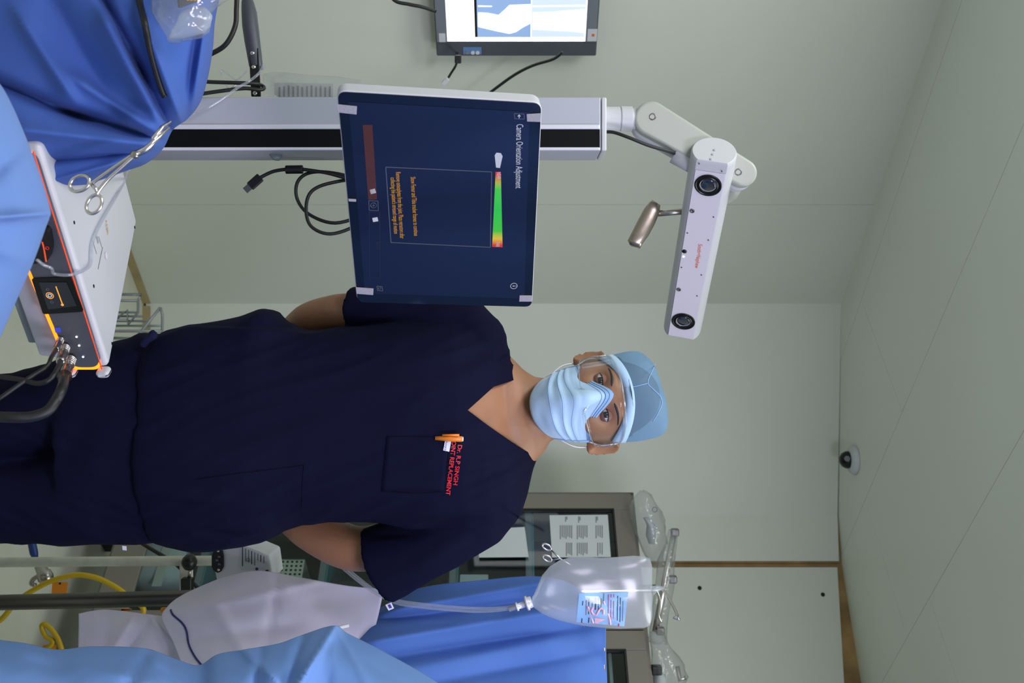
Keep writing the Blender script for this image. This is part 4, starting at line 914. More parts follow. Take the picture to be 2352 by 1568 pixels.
# ---- eyes, brows
for s_ in (-1, 1):
    ec = V((s_ * 0.0325, -0.0735, 0.0095))
    eb = MB().lathe(hw_(ec), HR @ V((0, -1, 0)), [(0.0122 * math.sin(a), -0.0122 * math.cos(a)) for a in [math.pi * i / 16 for i in range(17)]], 24).obj('eyeball', 'eye_white', man, True)
    gd = V((0.06, -1, -0.04)).normalized(); MB().lathe(hw_(ec + gd * 0.0112), HR @ gd, [(0.0060, -0.0004), (0.0056, 0.0008), (0.003, 0.0014), (0, 0.0016)], 20).obj('iris', 'iris', eb, True)
    for up_ in (1, -1):
        rows = []
        for i in range(9):
            rr = []
            for k in range(17):
                az = (k / 16 - 0.5) * 2.5; edge = (0.34 if up_ > 0 else -0.34) * math.cos(az * 1.15) ; el_ = edge + (up_ * (1.35 - abs(edge))) * i / 8
                R2 = 0.0136 + 0.0006 * (i == 0)
                rr.append(hw_(ec + V((math.sin(az) * math.cos(el_), -math.cos(az) * math.cos(el_), math.sin(el_))) * R2))
            rows.append(rr)
        MB().grid(rows).obj('eyelid', 'lid_skin', man, True, solid=0.0012)
        lash = [p for p in rows[0]]; MB().tube(lash, 0.0008 if up_ > 0 else 0.0004, 6).obj('lashes', 'hair', man)
    br = []
    for i in range(9):
        t_ = i / 8; x_ = s_ * (0.014 + 0.040 * t_); z_ = 0.0275 + 0.006 * math.sin(t_ * 2.4) - 0.003 * t_; y_ = -0.0905 + 0.024 * t_ ** 2 ; br.append(hw_((x_, y_, z_)))
    MB().tube(br, [.0012, .0022, .0025, .0025, .0023, .002, .0018, .0014, .0008], 8).obj('eyebrow', 'hair', man, True)
# ---- hair under the cap
rows = []
for i in range(19):
    ph = math.radians(2 + 84 * i / 18); r = []
    for k in range(48):
        q = 2 * math.pi * k / 48; nx, ny, nz_ = math.sin(ph) * math.cos(q), math.sin(ph) * math.sin(q), math.cos(ph)
        p = headpt(nx, ny, nz_) * 1.035
        low = 0.050 if ny < -0.25 else 0.012
        p.z = max(p.z, low + 0.012 * max(0, -ny)); r.append(hw_(p))
    rows.append(r)
MB().loft(rows, False).obj('hair', 'hair', man, True)
# ---- cap
def caprow(z, rx, rf, rb_, e, lift=0.0, n=64):
    out = []
    for k in range(n):
        q = 2 * math.pi * k / n; cs, sn = math.cos(q), math.sin(q); ee = e
        x = rx * sgn(cs) * abs(cs) ** ee; y = (rb_ if sn > 0 else rf) * sgn(sn) * abs(sn) ** ee
        zz = z + lift * max(0, -sn) ** 2
        out.append(V((x, y, zz)))
    return out
CR = [(0.014, .0800, .088, .105, 0.96, .036), (0.022, .0825, .0935, .112, 0.95, .034), (0.040, .0845, .0955, .118, .93, .026), (0.060, .0865, .096, .122, .90, .018), (0.080, .0865, .094, .122, .84, .010), (0.099, .0835, .088, .114, .80, .004), (0.113, .075, .078, .10, .78, .001), (0.122, .056, .060, .075, .78, 0), (0.126, .028, .03, .036, .85, 0), (0.127, .002, .002, .002, 1, 0)]
rows = []
for z, rx, rf, rb_, e, lf in CR:
    r = []
    for p in caprow(z, rx, rf, rb_, e, lf):
        k_ = max(0, (p.z - 0.05) / 0.09)
        wv = 0.0035 * k_ * math.sin(7 * math.atan2(p.y, p.x) + 40 * p.z) + 0.006 * k_ * noise.noise(V((p.x * 30, p.y * 30, p.z * 45)))
        d_ = V((p.x, p.y, 0)); d_ = d_.normalized() if d_.length > 1e-4 else V((0, 0, 0))
        p = p + d_ * wv; p.z += 0.009 * k_ * (p.x / 0.08) * 1.0 + 0.004 * k_ * noise.noise(V((p.x * 25, p.y * 25, 3)))
        p.x += 0.004 * k_
        r.append(hw_(p))
    rows.append(r)
cap_o = MB().loft(rows, False).obj('surgical_cap', 'cap_fabric', man, True, sub=1, label='light blue see-through surgical cap')
band = [[hw_(p * 1.008) for p in caprow(z, rx, rf, rb_, e, lf)] for z, rx, rf, rb_, e, lf in CR[:3]]
MB().loft(band, False).obj('cap_band', 'mask_blue', cap_o, True, solid=0.001)
cme = cap_o.data; ct = bvh(cme)
for pts in ([(1505, 836), (1499, 850), (1488, 878), (1500, 893), (1515, 908), (1521, 925), (1512, 948), (1500, 968)], [(1436, 890), (1460, 887), (1487, 880)]):
    MB().tube([hitpx(ct, p.x, p.y, 0.0006) for p in spline([V((a, b, 0)) for a, b in pts], 5)], 0.0007, 6).obj('cap_crease', 'mask_edge', cap_o, True)
for pts in () and ([(-.075, -.045, .112), (-.045, -.072, .128), (-.02, -.084, .098), (0.0, -.093, .112), (0.03, -.080, .130), (0.062, -.05, .126)], [(-.010, -.098, .072), (-.012, -.096, .085), (-.016, -.0915, .100)]):
    MB().tube(spline([hw_(V(p) * 1.0) for p in pts], 6), 0.0011, 6).obj('cap_crease', 'mask_blue', cap_o, True)
# ---- mask
rows = []
NM, NK = 30, 36
for i in range(NM + 1):
    t_ = i / NM                       # 0 at the top edge, 1 under the chin
    r = []
    for k in range(NK + 1):
        u = k / NK * 2 - 1
        ztop = -0.026 + 0.044 * G(u, 0.30) + 0.010 * (1 - abs(u)); zbot = -0.088 - 0.040 * (1 - u * u)
        zt0 = -0.020; z = zt0 + (zbot - zt0) * t_ + (ztop - zt0) * (1 - t_) ** 2.5
        az = u * (1.34 - 0.12 * t_)
        f_ = math.sin(math.pi * min(1, t_ * 0.9 + 0.1))
        nose = 0.032 * G(u, 0.22) * (1 - abs(t_ - 0.22) / 0.5 if abs(t_ - 0.22) < 0.5 else 0)
        rx = 0.0765 * (1 - 0.16 * t_ ** 2); ry = 0.101 + 0.011 * f_ + nose - 0.020 * max(0, t_ - 0.72) / 0.28
        pl = 0.0
        for tp_ in (0.34, 0.50, 0.66): pl += 0.0034 * max(0, 1 - abs(t_ - tp_) / 0.05) * (1 - abs(u) ** 4)
        n_ = 0.003 * noise.noise(V((u * 3, t_ * 7, 1.3))) * (1 - u * u)
        r.append(hw_((math.sin(az) * (rx + pl + n_), -math.cos(az) * (ry + pl + n_) + 0.012, z)))
    rows.append(r)
mask = MB().grid(rows).obj('face_mask', 'mask_blue', man, True, solid=0.001, label='pale blue pleated surgical mask')
def band_on(i0, i1, k0, k1, name):
    g_ = [[rows[i][k] + (rows[i][k] - hw_((0, 0, -0.05))).normalized() * 0.0012 for k in range(k0, k1 + 1)] for i in range(i0, i1 + 1)]
    MB().grid(g_).obj(name, 'mask_edge', mask, True)
for k0, k1 in ((0, 2), (NK - 2, NK)): band_on(0, NM, k0, k1, 'side_hem')
band_on(0, 2, 0, NK, 'top_hem')
for j in range(1, 5):
    i_ = j * 0.7
    pts = [rows[1 if j < 2 else j - 1][k] + (rows[2][k] - hw_((0, 0, -0.05))).normalized() * 0.0018 for k in range(2, NK - 1)]
    MB().tube(pts, 0.00035, 4).obj('stitch_line', 'drape_deep', mask)
for tp_ in (0.37, 0.53, 0.69):
    i_ = int(tp_ * NM); pts = [rows[i_][k] + (rows[i_][k] - hw_((0, 0, -0.05))).normalized() * 0.0004 for k in range(1, NK)]; MB().tube(pts, 0.0007, 5).obj('pleat', 'mask_edge', mask)
for s_, k_ in ((-1, 0), (1, NK)):
    for i_, zz in ((NM - 3, -0.034), (1, 0.018)):
        a_ = rows[i_][k_]; MB().tube(spline([a_, (a_ + hw_((s_ * 0.082, 0.004, zz))) / 2 + (HR @ V((s_ * 0.006, 0, 0))), hw_((s_ * 0.082, 0.014, zz)), hw_((s_ * 0.076, 0.026, zz * .6))], 6), 0.0014, 6).obj('ear_loop', 'elastic', mask, True)
# ---- goggles
gg = bpy.data.objects.new('goggles', None)
def gpt(u, z): # u -1..1 across
    az = u * 1.42; return V((math.sin(az) * 0.0845, -math.cos(az) ** 1.0 * 0.112 - 0.004 * G(u, .5), z))
def gtop(u): return 0.046 - 0.016 * u * u
def gbot(u): return -0.030 + 0.012 * u * u + 0.030 * max(0, 1 - abs(u) / 0.17) ** 0.9
rows = []
for k in range(41):
    u = k / 40 * 2 - 1; rows.append([hw_(gpt(u, gbot(u) + (gtop(u) - gbot(u)) * j / 8)) for j in range(9)])
lens = MB().grid(rows).obj('goggles', 'goggle_clear', man, True, solid=0.0018, label='clear plastic wraparound safety goggles')
MB().tube([r[-1] for r in rows], 0.0019, 8).obj('top_rim', 'goggle_rim', lens, True)
MB().tube([r[0] for r in rows], 0.0012, 8).obj('bottom_rim', 'goggle_rim', lens, True)
nb = [hw_(gpt(u, gbot(u)) + V((0, 0.002, 0))) for u in (-.17, -.1, -.05, 0, .05, .1, .17)]
rows2 = [[a, a + (HR @ V((0, 0.018, -0.004)))] for a in nb]; MB().grid(rows2).obj('nose_bridge', 'goggle_rim', lens, True, solid=0.0012)
for s_ in (-1, 1):
    rows3 = []
    for k in range(9):
        t_ = k / 8; x_ = s_ * (0.0836 + 0.003 * math.sin(math.pi * t_)); y_ = -0.016 + 0.045 * t_; z0_, z1_ = -0.014 + 0.026 * t_, 0.031 - 0.008 * t_
        rows3.append([hw_((x_, y_, z0_)), hw_((x_ + s_ * 0.002, y_, (z0_ + z1_) / 2)), hw_((x_, y_, z1_))])
    MB().grid(rows3).obj('temple', 'goggle_rim', lens, True, solid=0.003)
    MB().tube([r[0] for r in rows3], 0.0015, 6).obj('temple_edge', 'goggle_rim', lens, True)

# ================================================================ pen in the pocket
pn = thing('pen', 'orange pen clipped in the navy chest pocket', 'pen', hitpx(tt, 1018, 1002, 0.004))
a_, b_ = hitpx(tt, 1016, 1005, 0.004), hitpx(tt, 1062, 1008, 0.009); a2 = hitpx(tt, 1035, 1007, 0.008)
MB().tube([hitpx(tt, 1000, 1006, 0.003), a2, b_.lerp(a2, .05), b_], [.0035, .0052, .0052, .0045], 14).obj('cap', 'orange_pen', pn, True); MB().lathe(b_, (b_ - a2).normalized(), [(0.0046, -0.001), (0.004, 0.0016), (0, 0.002)], 12).obj('cap_end', 'tag_white', pn, True)
MB().tube([hitpx(tt, 1016, 999, 0.010), hitpx(tt, 1055, 999, 0.014)], [.0017, .0022], 8).obj('clip', 'orange_pen', pn, True)

# ================================================================ glass fronted cabinet in the right hand corner
cd0 = V((0.520, 3.44, 0)); cdir = V((0.72, -0.694, 0)).normalized(); cdep = V((cdir.y * -1, cdir.x, 0)).normalized()
if cdep.y < 0: cdep = -cdep
CW, CH, CZ0, CDp = 1.05, 1.90, 0.16, 0.30
cab = thing('steel_cabinet', 'grey brown steel cabinet with glass doors against the right wall', 'cabinet', cd0 + cdir * CW / 2 + cdep * CDp / 2)
def CP(s, z, l=0.0): return cd0 + cdir * s + Z * z + cdep * l       # l runs into the cabinet
def cbox(s0, s1, z0_, z1_, l0, l1, name, m, parent=None, bevel=0.0, label=None):
    return MB().hexa([CP(s0, z0_, l0), CP(s1, z0_, l0), CP(s1, z0_, l1), CP(s0, z0_, l1)], [CP(s0, z1_, l0), CP(s1, z1_, l0), CP(s1, z1_, l1), CP(s0, z1_, l1)]).obj(name, m, parent, bevel=bevel, label=label)
cbox(0, CW, CZ0, CZ0 + .02, 0, CDp, 'bottom_panel', 'cabinet_paint', cab); cbox(0, CW, CH - .02, CH, 0, CDp, 'top_panel', 'cabinet_paint', cab, .003)
cbox(0, .015, CZ0, CH, 0, CDp, 'side_panel', 'cabinet_paint', cab, .002); cbox(CW - .015, CW, CZ0, CH, 0, CDp, 'side_panel', 'cabinet_paint', cab, .002)
cbox(.015, CW - .015, CZ0, CH, CDp - .012, CDp, 'back_panel', 'cabinet_dark', cab)
for s0 in (0.0, CW - .05):
    for l0 in (0.0, CDp - .05): cbox(s0, s0 + .05, 0, CZ0, l0, l0 + .05, 'leg', 'cabinet_dark', cab)
for s0, s1 in ((.018, CW / 2 - .002), (CW / 2 + .002, CW - .018)):
    dr = cbox(s0, s0 + .065, CZ0 + .012, CH - .012, -.018, 0, 'door', 'cabinet_paint', cab, .003)
    cbox(s1 - .065, s1, CZ0 + .012, CH - .012, -.018, 0, 'door_stile', 'cabinet_paint', dr, .003)
    cbox(s0 + .065, s1 - .065, CH - .075, CH - .012, -.018, 0, 'door_rail', 'cabinet_paint', dr, .002); cbox(s0 + .065, s1 - .065, CZ0 + .012, CZ0 + .12, -.018, 0, 'door_rail', 'cabinet_paint', dr, .002)
    cbox(s0 + .062, s1 - .062, CZ0 + .115, CH - .072, -.010, -.007, 'glass_pane', 'glass_pane', dr)
    cbox(s0 + .062, s0 + .067, CZ0 + .12, CH - .075, -.019, -.012, 'rubber_seal', 'black_rubber', dr); cbox(s0 + .062, s1 - .062, CH - .080, CH - .075, -.019, -.012, 'rubber_seal', 'black_rubber', dr)
for zz in (P(1226, 1240, 3.35).z, P(1052, 1310, 3.25).z, P(752, 1325, 3.25).z, P(470, 1325, 3.25).z):
    sh = cbox(.02, CW - .02, zz - .006, zz, .03, CDp - .02, 'glass_shelf', 'shelf_teal', cab); cbox(.02, CW - .02, zz - .028, zz - .007, .03, .04, 'shelf_rail', 'mid_grey', sh)
def CPX(X, Y, l=-.0195):
    return onplane(X, Y, CP(0, 0, l), cdep)
def sheet(name, pts, label, cat, m='paper', lines=None, group=None):
    t_ = thing(name, label, cat, CPX(*pts[0]), group); MB().prism([CPX(*p) for p in pts], -cdep * 0.0008).obj('sheet', m, t_)
    for (x0, x1, y0, y1, n, mm) in lines or []:
        for i in range(n):
            xx = x0 + (x1 - x0) * i / max(1, n - 1); MB().prism([CPX(xx, y0, -.0205), CPX(xx + 2.2, y0, -.0205), CPX(xx + 2.2, y1 - (i * 5) % 7, -.0205), CPX(xx, y1 - (i * 5) % 7, -.0205)], -cdep * 0.0003).obj('text_line', mm, t_)
    return t_
sheet('notice_sheet', [(1262, 1183), (1396, 1182), (1403, 1279), (1268, 1280)], 'printed notice with columns of text taped on the cabinet glass', 'notice', 'paper', [(1286, 1312, 1206, 1238, 7, 'fine_print'), (1325, 1347, 1206, 1238, 6, 'fine_print'), (1368, 1382, 1206, 1236, 4, 'fine_print'), (1300, 1312, 1246, 1276, 4, 'fine_print'), (1325, 1347, 1246, 1276, 6, 'fine_print'), (1372, 1382, 1246, 1276, 3, 'fine_print'), (1298, 1301, 1186, 1198, 2, 'fine_print'), (1328, 1331, 1186, 1200, 2, 'fine_print'), (1368, 1371, 1186, 1200, 2, 'fine_print')])
sheet('paper_sheet', [(1100, 1216), (1205, 1210), (1214, 1279), (1100, 1280)], 'plain white paper on the cabinet glass beside the sleeve', 'paper')
def inside(name, label, cat, X0, X1, Y0, Y1, m, l=.05, dep=.12, bev=.01):
    p0, p1 = CPX(X0, Y0, l), CPX(X1, Y1, l); s0 = (p0 - cd0).dot(cdir); s1 = (p1 - cd0).dot(cdir)
    return tag(cbox(s0, s1, p0.z, p1.z, l, l + dep, name, m, None, bev), label, cat)
# perforated white basket
p0, p1 = CPX(634, 1284, .06), CPX(692, 1334, .06); s0, s1 = (p0 - cd0).dot(cdir), (p1 - cd0).dot(cdir)
bk = thing('perforated_basket', 'white plastic basket with round holes standing in the cabinet', 'basket', CP((s0 + s1) / 2, p0.z, .1))
for a0, a1, b0, b1 in ((s0, s1, .06, .063), (s0, s1, .20, .203), (s0, s0 + .003, .06, .203), (s1 - .003, s1, .06, .203)): cbox(a0, a1, p0.z, p1.z, b0, b1, 'wall', 'ivory_paint', bk)
for i in range(6):
    for j in range(5): MB().lathe(CP(s0 + (s1 - s0) * (.12 + .19 * j), p0.z + (p1.z - p0.z) * (.10 + .16 * i), .0602), -cdep, [(0.0045, 0), (0.0045, .0006), (0, .0006)], 8).obj('hole', 'black_slot', bk)
# wrapped linen pack low in the cabinet
lp = thing('linen_pack', 'pale wrapped linen pack behind the lower cabinet glass', 'pack', CPX(312, 1290, .05))
rows = []
for k, (X, y0, y1) in enumerate(((308, 1255, 1345), (330, 1246, 1352), (375, 1244, 1354), (415, 1246, 1352), (436, 1258, 1342))):
    a_, b_ = CPX(X, y0, .10), CPX(X, y1, .10); rr = []
    for i in range(20):
        q = 2 * math.pi * i / 20; cc = (a_ + b_) / 2; h_ = (b_ - a_) / 2; rr.append(cc + h_ * (sgn(math.cos(q)) * abs(math.cos(q)) ** .5) - cdep * (0.055 * sgn(math.sin(q)) * abs(math.sin(q)) ** .6) + cdep * 0.004 * noise.noise(V((i, k, 1))))
    rows.append(rr)
MB().loft(rows).obj('wrap', 'paper', lp, True); MB().frame(CPX(372, 1300, .043), cdir, cdep, Z, 0.075, .002, .015).obj('tape', 'packet', lp)
inside('storage_box', 'dark box on the middle cabinet shelf', 'box', 760, 900, 1330, 1420, 'cabinet_dark', .08, .15)
inside('file_box', 'white carton standing on the upper cabinet shelf', 'box', 1056, 1120, 1318, 1400, 'paper', .07, .14, .003)
inside('glove_box', 'pale carton near the cabinet top right', 'box', 1396, 1412, 1498, 1600, 'paper', .06, .14, .003)

# ---- things on top of the cabinet
def blob(name, pts, m, D, dp, parent, wob=0.012, n=18, rings_=9, wr=0.6):
    """crumpled closed bag filling an outline (X0, X1, Y) list with depth"""
    rows = []
    for k, (X0, X1, Y) in enumerate(pts):
        c_ = P((X0 + X1) / 2, Y, D); hh = (X1 - X0) / 2 / F * D; e_ = math.sin(math.pi * (k + .5) / len(pts)) ** .5; rr = []
        for i in range(n):
            q = 2 * math.pi * i / n; p = c_ + V((0, -dp * e_ * math.cos(q), hh * math.sin(q))); p += V((noise.noise(p * 40), noise.noise(p * 40 + V((5, 0, 0))), noise.noise(p * 40 + V((0, 7, 0))))) * wob; rr.append(p)
        rows.append(rr)
    return MB().loft(rows).obj(name, m, parent, True)
pb_ = thing('plastic_bag', 'crumpled clear plastic bag slumped on the cabinet corner', 'bag', P(1460, 1210, 3.30))
blob('film', [(1472, 1484, 1128), (1462, 1500, 1140), (1451, 1512, 1158), (1449, 1520, 1178), (1452, 1527, 1200), (1460, 1530, 1222), (1468, 1530, 1245), (1476, 1526, 1265), (1490, 1522, 1285), (1500, 1516, 1302)], 'poly_bag', 3.30, 0.07, pb_)
blob('tissue', [(1478, 1490, 1188), (1484, 1506, 1205), (1484, 1508, 1228), (1490, 1502, 1248)], 'paper', 3.31, 0.03, pb_, .006)
MB().tube([P(1504, 1170, 3.25) + V((.008 * math.cos(q), 0, .008 * math.sin(q))) for q in [2 * math.pi * i / 16 for i in range(17)]], 0.0016, 6).obj('ring_tab', 'mid_grey', pb_)
ir = thing('infusion_rail', 'chrome rod with black clamps wrapped in clear plastic on the cabinet', 'metal rod', P(1500, 1340, 3.15))
MB().tube([P(1548, 1224, 3.22), P(1528, 1330, 3.17), P(1505, 1450, 3.10)], 0.010, 14).obj('rod', 'chrome', ir, True)
for X, Y, D in ((1550, 1222, 3.22), (1545, 1330, 3.15), (1516, 1448, 3.09)): MB().frame(P(X, Y, D), V((1, 0, 0)), V((0, 1, 0)), Z, 0.012, 0.012, 0.013).obj('clamp', 'screw_metal', ir, bevel=.005)
blob('wrapping', [(1538, 1556, 1216), (1528, 1552, 1250), (1512, 1548, 1290), (1505, 1550, 1330), (1500, 1546, 1370), (1496, 1536, 1410), (1492, 1530, 1450), (1490, 1532, 1475)], 'poly_bag', 3.14, 0.05, ir, .010)
eb_ = thing('equipment_bag', 'clear plastic bag with metal fittings at the right end of the cabinet top', 'bag', P(1500, 1530, 3.02))
blob('film', [(1494, 1530, 1452), (1496, 1542, 1480), (1496, 1556, 1505), (1496, 1572, 1530), (1498, 1578, 1550), (1500, 1572, 1575), (1505, 1560, 1610)], 'poly_bag', 3.03, 0.06, eb_)
MB().tube([P(1556, 1530, 3.02), P(1562, 1562, 3.0), P(1575, 1556, 3.0)], 0.007, 10).obj('fitting', 'chrome', eb_, True); blob('inner_pack', [(1502, 1516, 1535), (1500, 1530, 1552), (1502, 1528, 1580), (1505, 1520, 1600)], 'paper', 3.04, .03, eb_, .004); MB().frame(P(1508, 1538, 3.0), V((1, 0, 0)), V((0, 1, 0)), Z, .014, .014, .016).obj('knob', 'black_plastic', eb_, bevel=.005)

# ================================================================ drip stand, bag, drapes and table on the right
ID = 2.27
iv = thing('drip_stand', 'thick grey steel drip stand pole behind the white sheet', 'drip stand', (P(0, 1384, ID).x, ID, 0))
pa_, pb2 = P(0, 1384, ID), P(1508, 1351, ID); dv = (pb2 - pa_)
pole0 = pa_ + dv * ((0.06 - pa_.z) / dv.z)
MB().tube([pole0, P(700, 1366, ID)], 0.0175, 20).obj('lower_pole', 'pole_steel', iv, True); MB().tube([P(700, 1366, ID), P(1506, 1351, ID)], 0.009, 14).obj('upper_pole', 'steel', iv, True)
hkp = P(1506, 1351, ID); MB().tube(spline([hkp, hkp + V((0, -.02, .016)), hkp + V((0, -.14, .016)), hkp + V((0, -.225, .012)), hkp + V((0, -.24, .004)), hkp + V((0, -.25, .012))], 5), 0.0032, 8).obj('hook', 'chrome', iv, True)
MB().tube(spline([hkp, hkp + V((0.03, .02, .012)), hkp + V((0.07, .04, .012)), hkp + V((.09, .05, .02))], 5), 0.0032, 8).obj('hook', 'chrome', iv, True)
for a in range(5):
    q = 2 * math.pi * a / 5 + .93; e_ = pole0 + V((.24 * math.cos(q), .24 * math.sin(q), 0)); e_.z = .07
    MB().tube([V((pole0.x, pole0.y, .10)), e_], [.016, .012], 10).obj('foot_bar', 'pole_steel', iv, True); MB().lathe(V((e_.x - .01, e_.y, .032)), (1, 0, 0), [(0, 0), (.03, 0), (.032, .004), (.032, .018), (.03, .022), (0, .022)], 18).obj('caster', 'black_rubber', iv, True)
# infusion bag
BD = 2.035
bag = thing('infusion_bag', 'clear infusion bag with pale blue label hanging from the stand', 'infusion bag', P(1228, 1380, BD))
rows = []
for k, (X, y0, y1, dp) in enumerate(((1498, 1300, 1418, .004), (1493, 1282, 1436, .012), (1480, 1277, 1441, .019), (1455, 1276, 1442, .024), (1420, 1279, 1441, .027), (1380, 1281, 1440, .028), (1340, 1279, 1436, .029), (1310, 1280, 1430, .030), (1285, 1287, 1424, .030), (1262, 1302, 1416, .028), (1245, 1322, 1408, .024), (1234, 1348, 1400, .018), (1226, 1366, 1394, .010), (1222, 1370, 1392, .008))):
    a_, b_ = P(X, y0, BD), P(X, y1, BD); cc = (a_ + b_) / 2; hx = (b_.x - a_.x) / 2; rr = []
    for i in range(36):
        q = 2 * math.pi * i / 36; sn = math.sin(q); xx = sgn(math.cos(q)) * abs(math.cos(q)) ** .8
        px_ = cc.x + hx * xx; yy = -dp * sgn(sn) * abs(sn) ** .9
        if sn > 0:                       # diagonal crease across the front
            lx = (px_ - cc.x) / 0.07; t_ = lx * 0.5 - (X - 1390) / 130; yy += 0.010 * math.exp(-((t_) / .14) ** 2) * math.sin(math.pi * max(0, min(1, (X - 1290) / 190))) - .006 * math.exp(-((t_ - .3) / .16) ** 2)
        rr.append(V((px_, BD + yy, cc.z)))
    rows.append(rr)
bagb = MB().loft(rows).obj('bag_film', 'iv_plastic', bag, True)
bt = BVHTree.FromPolygons([v.co.copy() for v in bagb.data.vertices], [tuple(p.vertices) for p in bagb.data.polygons])
def bpatch(pts4, m, name, parent, lift, n=10):
    (ax_, ay_), (bx_, by_), (cx_, cy_), (dx_, dy_) = pts4; rows = []
    for i in range(n + 1):
        r = []
        for j in range(n + 1):
            s_, t_ = i / n, j / n; X = (ax_ * (1 - s_) + bx_ * s_) * (1 - t_) + (dx_ * (1 - s_) + cx_ * s_) * t_; Y = (ay_ * (1 - s_) + by_ * s_) * (1 - t_) + (dy_ * (1 - s_) + cy_ * s_) * t_
            r.append(hitpx(bt, X, Y, lift))
        rows.append(r)
    return MB().grid(rows).obj(name, m, parent, True)
lab = bpatch([(1330, 1362), (1443, 1359), (1434, 1438), (1324, 1428)], 'iv_label', 'label', bag, 0.001)
for x0, x1, y0, y1, m_ in ((1338, 1340, 1380, 1390, 'dark_print'), (1346, 1348, 1378, 1412, 'fine_print'), (1352, 1354, 1372, 1410, 'dark_print'), (1360, 1362, 1378, 1408, 'fine_print'), (1367, 1370, 1372, 1400, 'dark_print'), (1374, 1376, 1372, 1405, 'dark_print'), (1380, 1382, 1374, 1405, 'fine_print'), (1386, 1388, 1362, 1385, 'fine_print'), (1397, 1399, 1364, 1420, 'red_print'), (1403, 1405, 1364, 1422, 'red_print'), (1409, 1411, 1364, 1420, 'red_print'), (1418, 1420, 1368, 1425, 'dark_print'), (1424, 1426, 1372, 1428, 'dark_print'), (1430, 1432, 1380, 1426, 'fine_print'), (1336, 1338, 1420, 1430, 'dark_print'), (1352, 1354, 1418, 1430, 'dark_print'), (1420, 1423, 1432, 1438, 'red_print')):
    bpatch([(x0, y0), (x1, y0), (x1 - 1, y1), (x0 - 1, y1)], m_, 'print_line', lab, 0.0018, 3)
def bline(pts, w0):
    p_ = [hitpx(bt, a, b, 0.0022) for a, b in pts]; MB().tube(p_, w0, 5).obj('pink_mark', 'pink_print', lab)
bline([(1350, 1392), (1362, 1430)], .0022); bline([(1386, 1380), (1400, 1420), (1402, 1434)], .0022); bpatch([(1366, 1418), (1390, 1422), (1372, 1432), (1366, 1430)], 'pink_print', 'pink_mark', lab, .0022, 3)
bline([(1362, 1394), (1358, 1402), (1362, 1410), (1370, 1412), (1374, 1404), (1380, 1396), (1386, 1400), (1386, 1410)], .0024)
MB().tube([P(1497, 1356, BD), P(1508, 1351, BD), P(1524, 1350, BD + .01)], [.010, .006, .004], 12).obj('hanger_tab', 'iv_plastic', bag, True)
MB().lathe(P(1222, 1381, BD), (P(1196, 1390, BD) - P(1222, 1381, BD)), [(.011, 0), (.012, .002), (.012, .008), (.015, .0082), (.015, .013), (.007, .0135), (.006, .030), (.009, .0305), (.009, .034), (.005, .0345), (.005, .05)], 22).obj('port', 'alu_trim', bag, True)
for k, (dy, lab_) in enumerate(((0, 'upper of two clear drip tubes running from the infusion bag'), (7, 'lower of two clear drip tubes running from the infusion bag'))):
    tag(MB().tube(spline([P(1190, 1388 + dy * .3, BD), P(1160, 1395 + dy * .6, BD + .01), P(1100, 1397 + dy, BD + .02), P(1030, 1393 + dy, BD + .02), P(960, 1386 + dy, BD + .02), P(915, 1379 + dy, BD + .02), P(880, 1366 + dy * .8, BD + .02), P(850, 1348 + dy * .8, BD + .02), P(822, 1326 + dy, BD + .025), P(790, 1300 + dy, BD + .05)], 8), 0.0030).obj('drip_tube', 'tube_clear', None, True), lab_, 'tubing', 'drip tubes')

hf = thing('hanging_forceps', 'small chrome ring handles hanging behind the infusion bag', 'forceps', P(1262, 1270, 2.10))
for X, Y, an in ((1256, 1256, .5), (1257, 1282, .5)):
    pts = []
    for i in range(21):
        q = 2 * math.pi * i / 20; a, b = 11 * math.cos(q), 6 * math.sin(q); pts.append(P(X + a * math.cos(an) - b * math.sin(an), Y + a * math.sin(an) + b * math.cos(an), 2.10))
    MB().tube(pts, .0022, 8, False).obj('finger_ring', 'chrome', hf, True)
    MB().tube([P(X + 9, Y + 5, 2.10), P(1286, 1282, 2.10), P(1310, 1296, 2.105)], .002, 8).obj('shank', 'chrome', hf, True)
# hanging blue drape behind the bag
def fold(lines):
    def fn_(X, Y):
        d_ = 0.0
        for x0, y0, x1, y1, wd, amp in lines:
            ax_, ay_ = x1 - x0, y1 - y0; L_ = math.hypot(ax_, ay_); t_ = ((X - x0) * ax_ + (Y - y0) * ay_) / L_ / L_
            e_ = 1.0 if 0 <= t_ <= 1 else math.exp(-((t_ - (0 if t_ < 0 else 1)) * L_ / 45) ** 2)
            q_ = abs(((X - x0) * ay_ - (Y - y0) * ax_) / L_ / wd); d_ -= amp * 1.25 * math.exp(-(q_ * q_ + .02) ** .62 * 1.15) * e_
        return d_
    return fn_
HD = 2.17
rows = [[(1392, 1442, HD), (1392, 1500, HD), (1394, 1560, HD), (1396, 1640, HD - .05), (1400, 1760, HD - .2)],
        [(1330, 1352, HD), (1320, 1420, HD - .02), (1310, 1500, HD - .03), (1310, 1600, HD - .08), (1320, 1740, HD - .25)],
        [(1240, 1324, HD), (1210, 1400, HD - .04), (1180, 1480, HD - .05), (1170, 1580, HD - .12), (1180, 1720, HD - .3)],
        [(1100, 1333, HD), (1060, 1400, HD - .05), (1020, 1470, HD - .08), (1000, 1570, HD - .16), (1000, 1710, HD - .34)],
        [(960, 1352, HD), (920, 1410, HD - .06), (880, 1470, HD - .1), (840, 1570, HD - .2), (820, 1700, HD - .38)],
        [(860, 1404, HD), (820, 1445, HD - .05), (780, 1490, HD - .1), (720, 1580, HD - .22), (680, 1700, HD - .4)],
        [(775, 1455, HD), (740, 1475, HD - .04), (690, 1510, HD - .1), (620, 1590, HD - .22), (560, 1700, HD - .4)]]
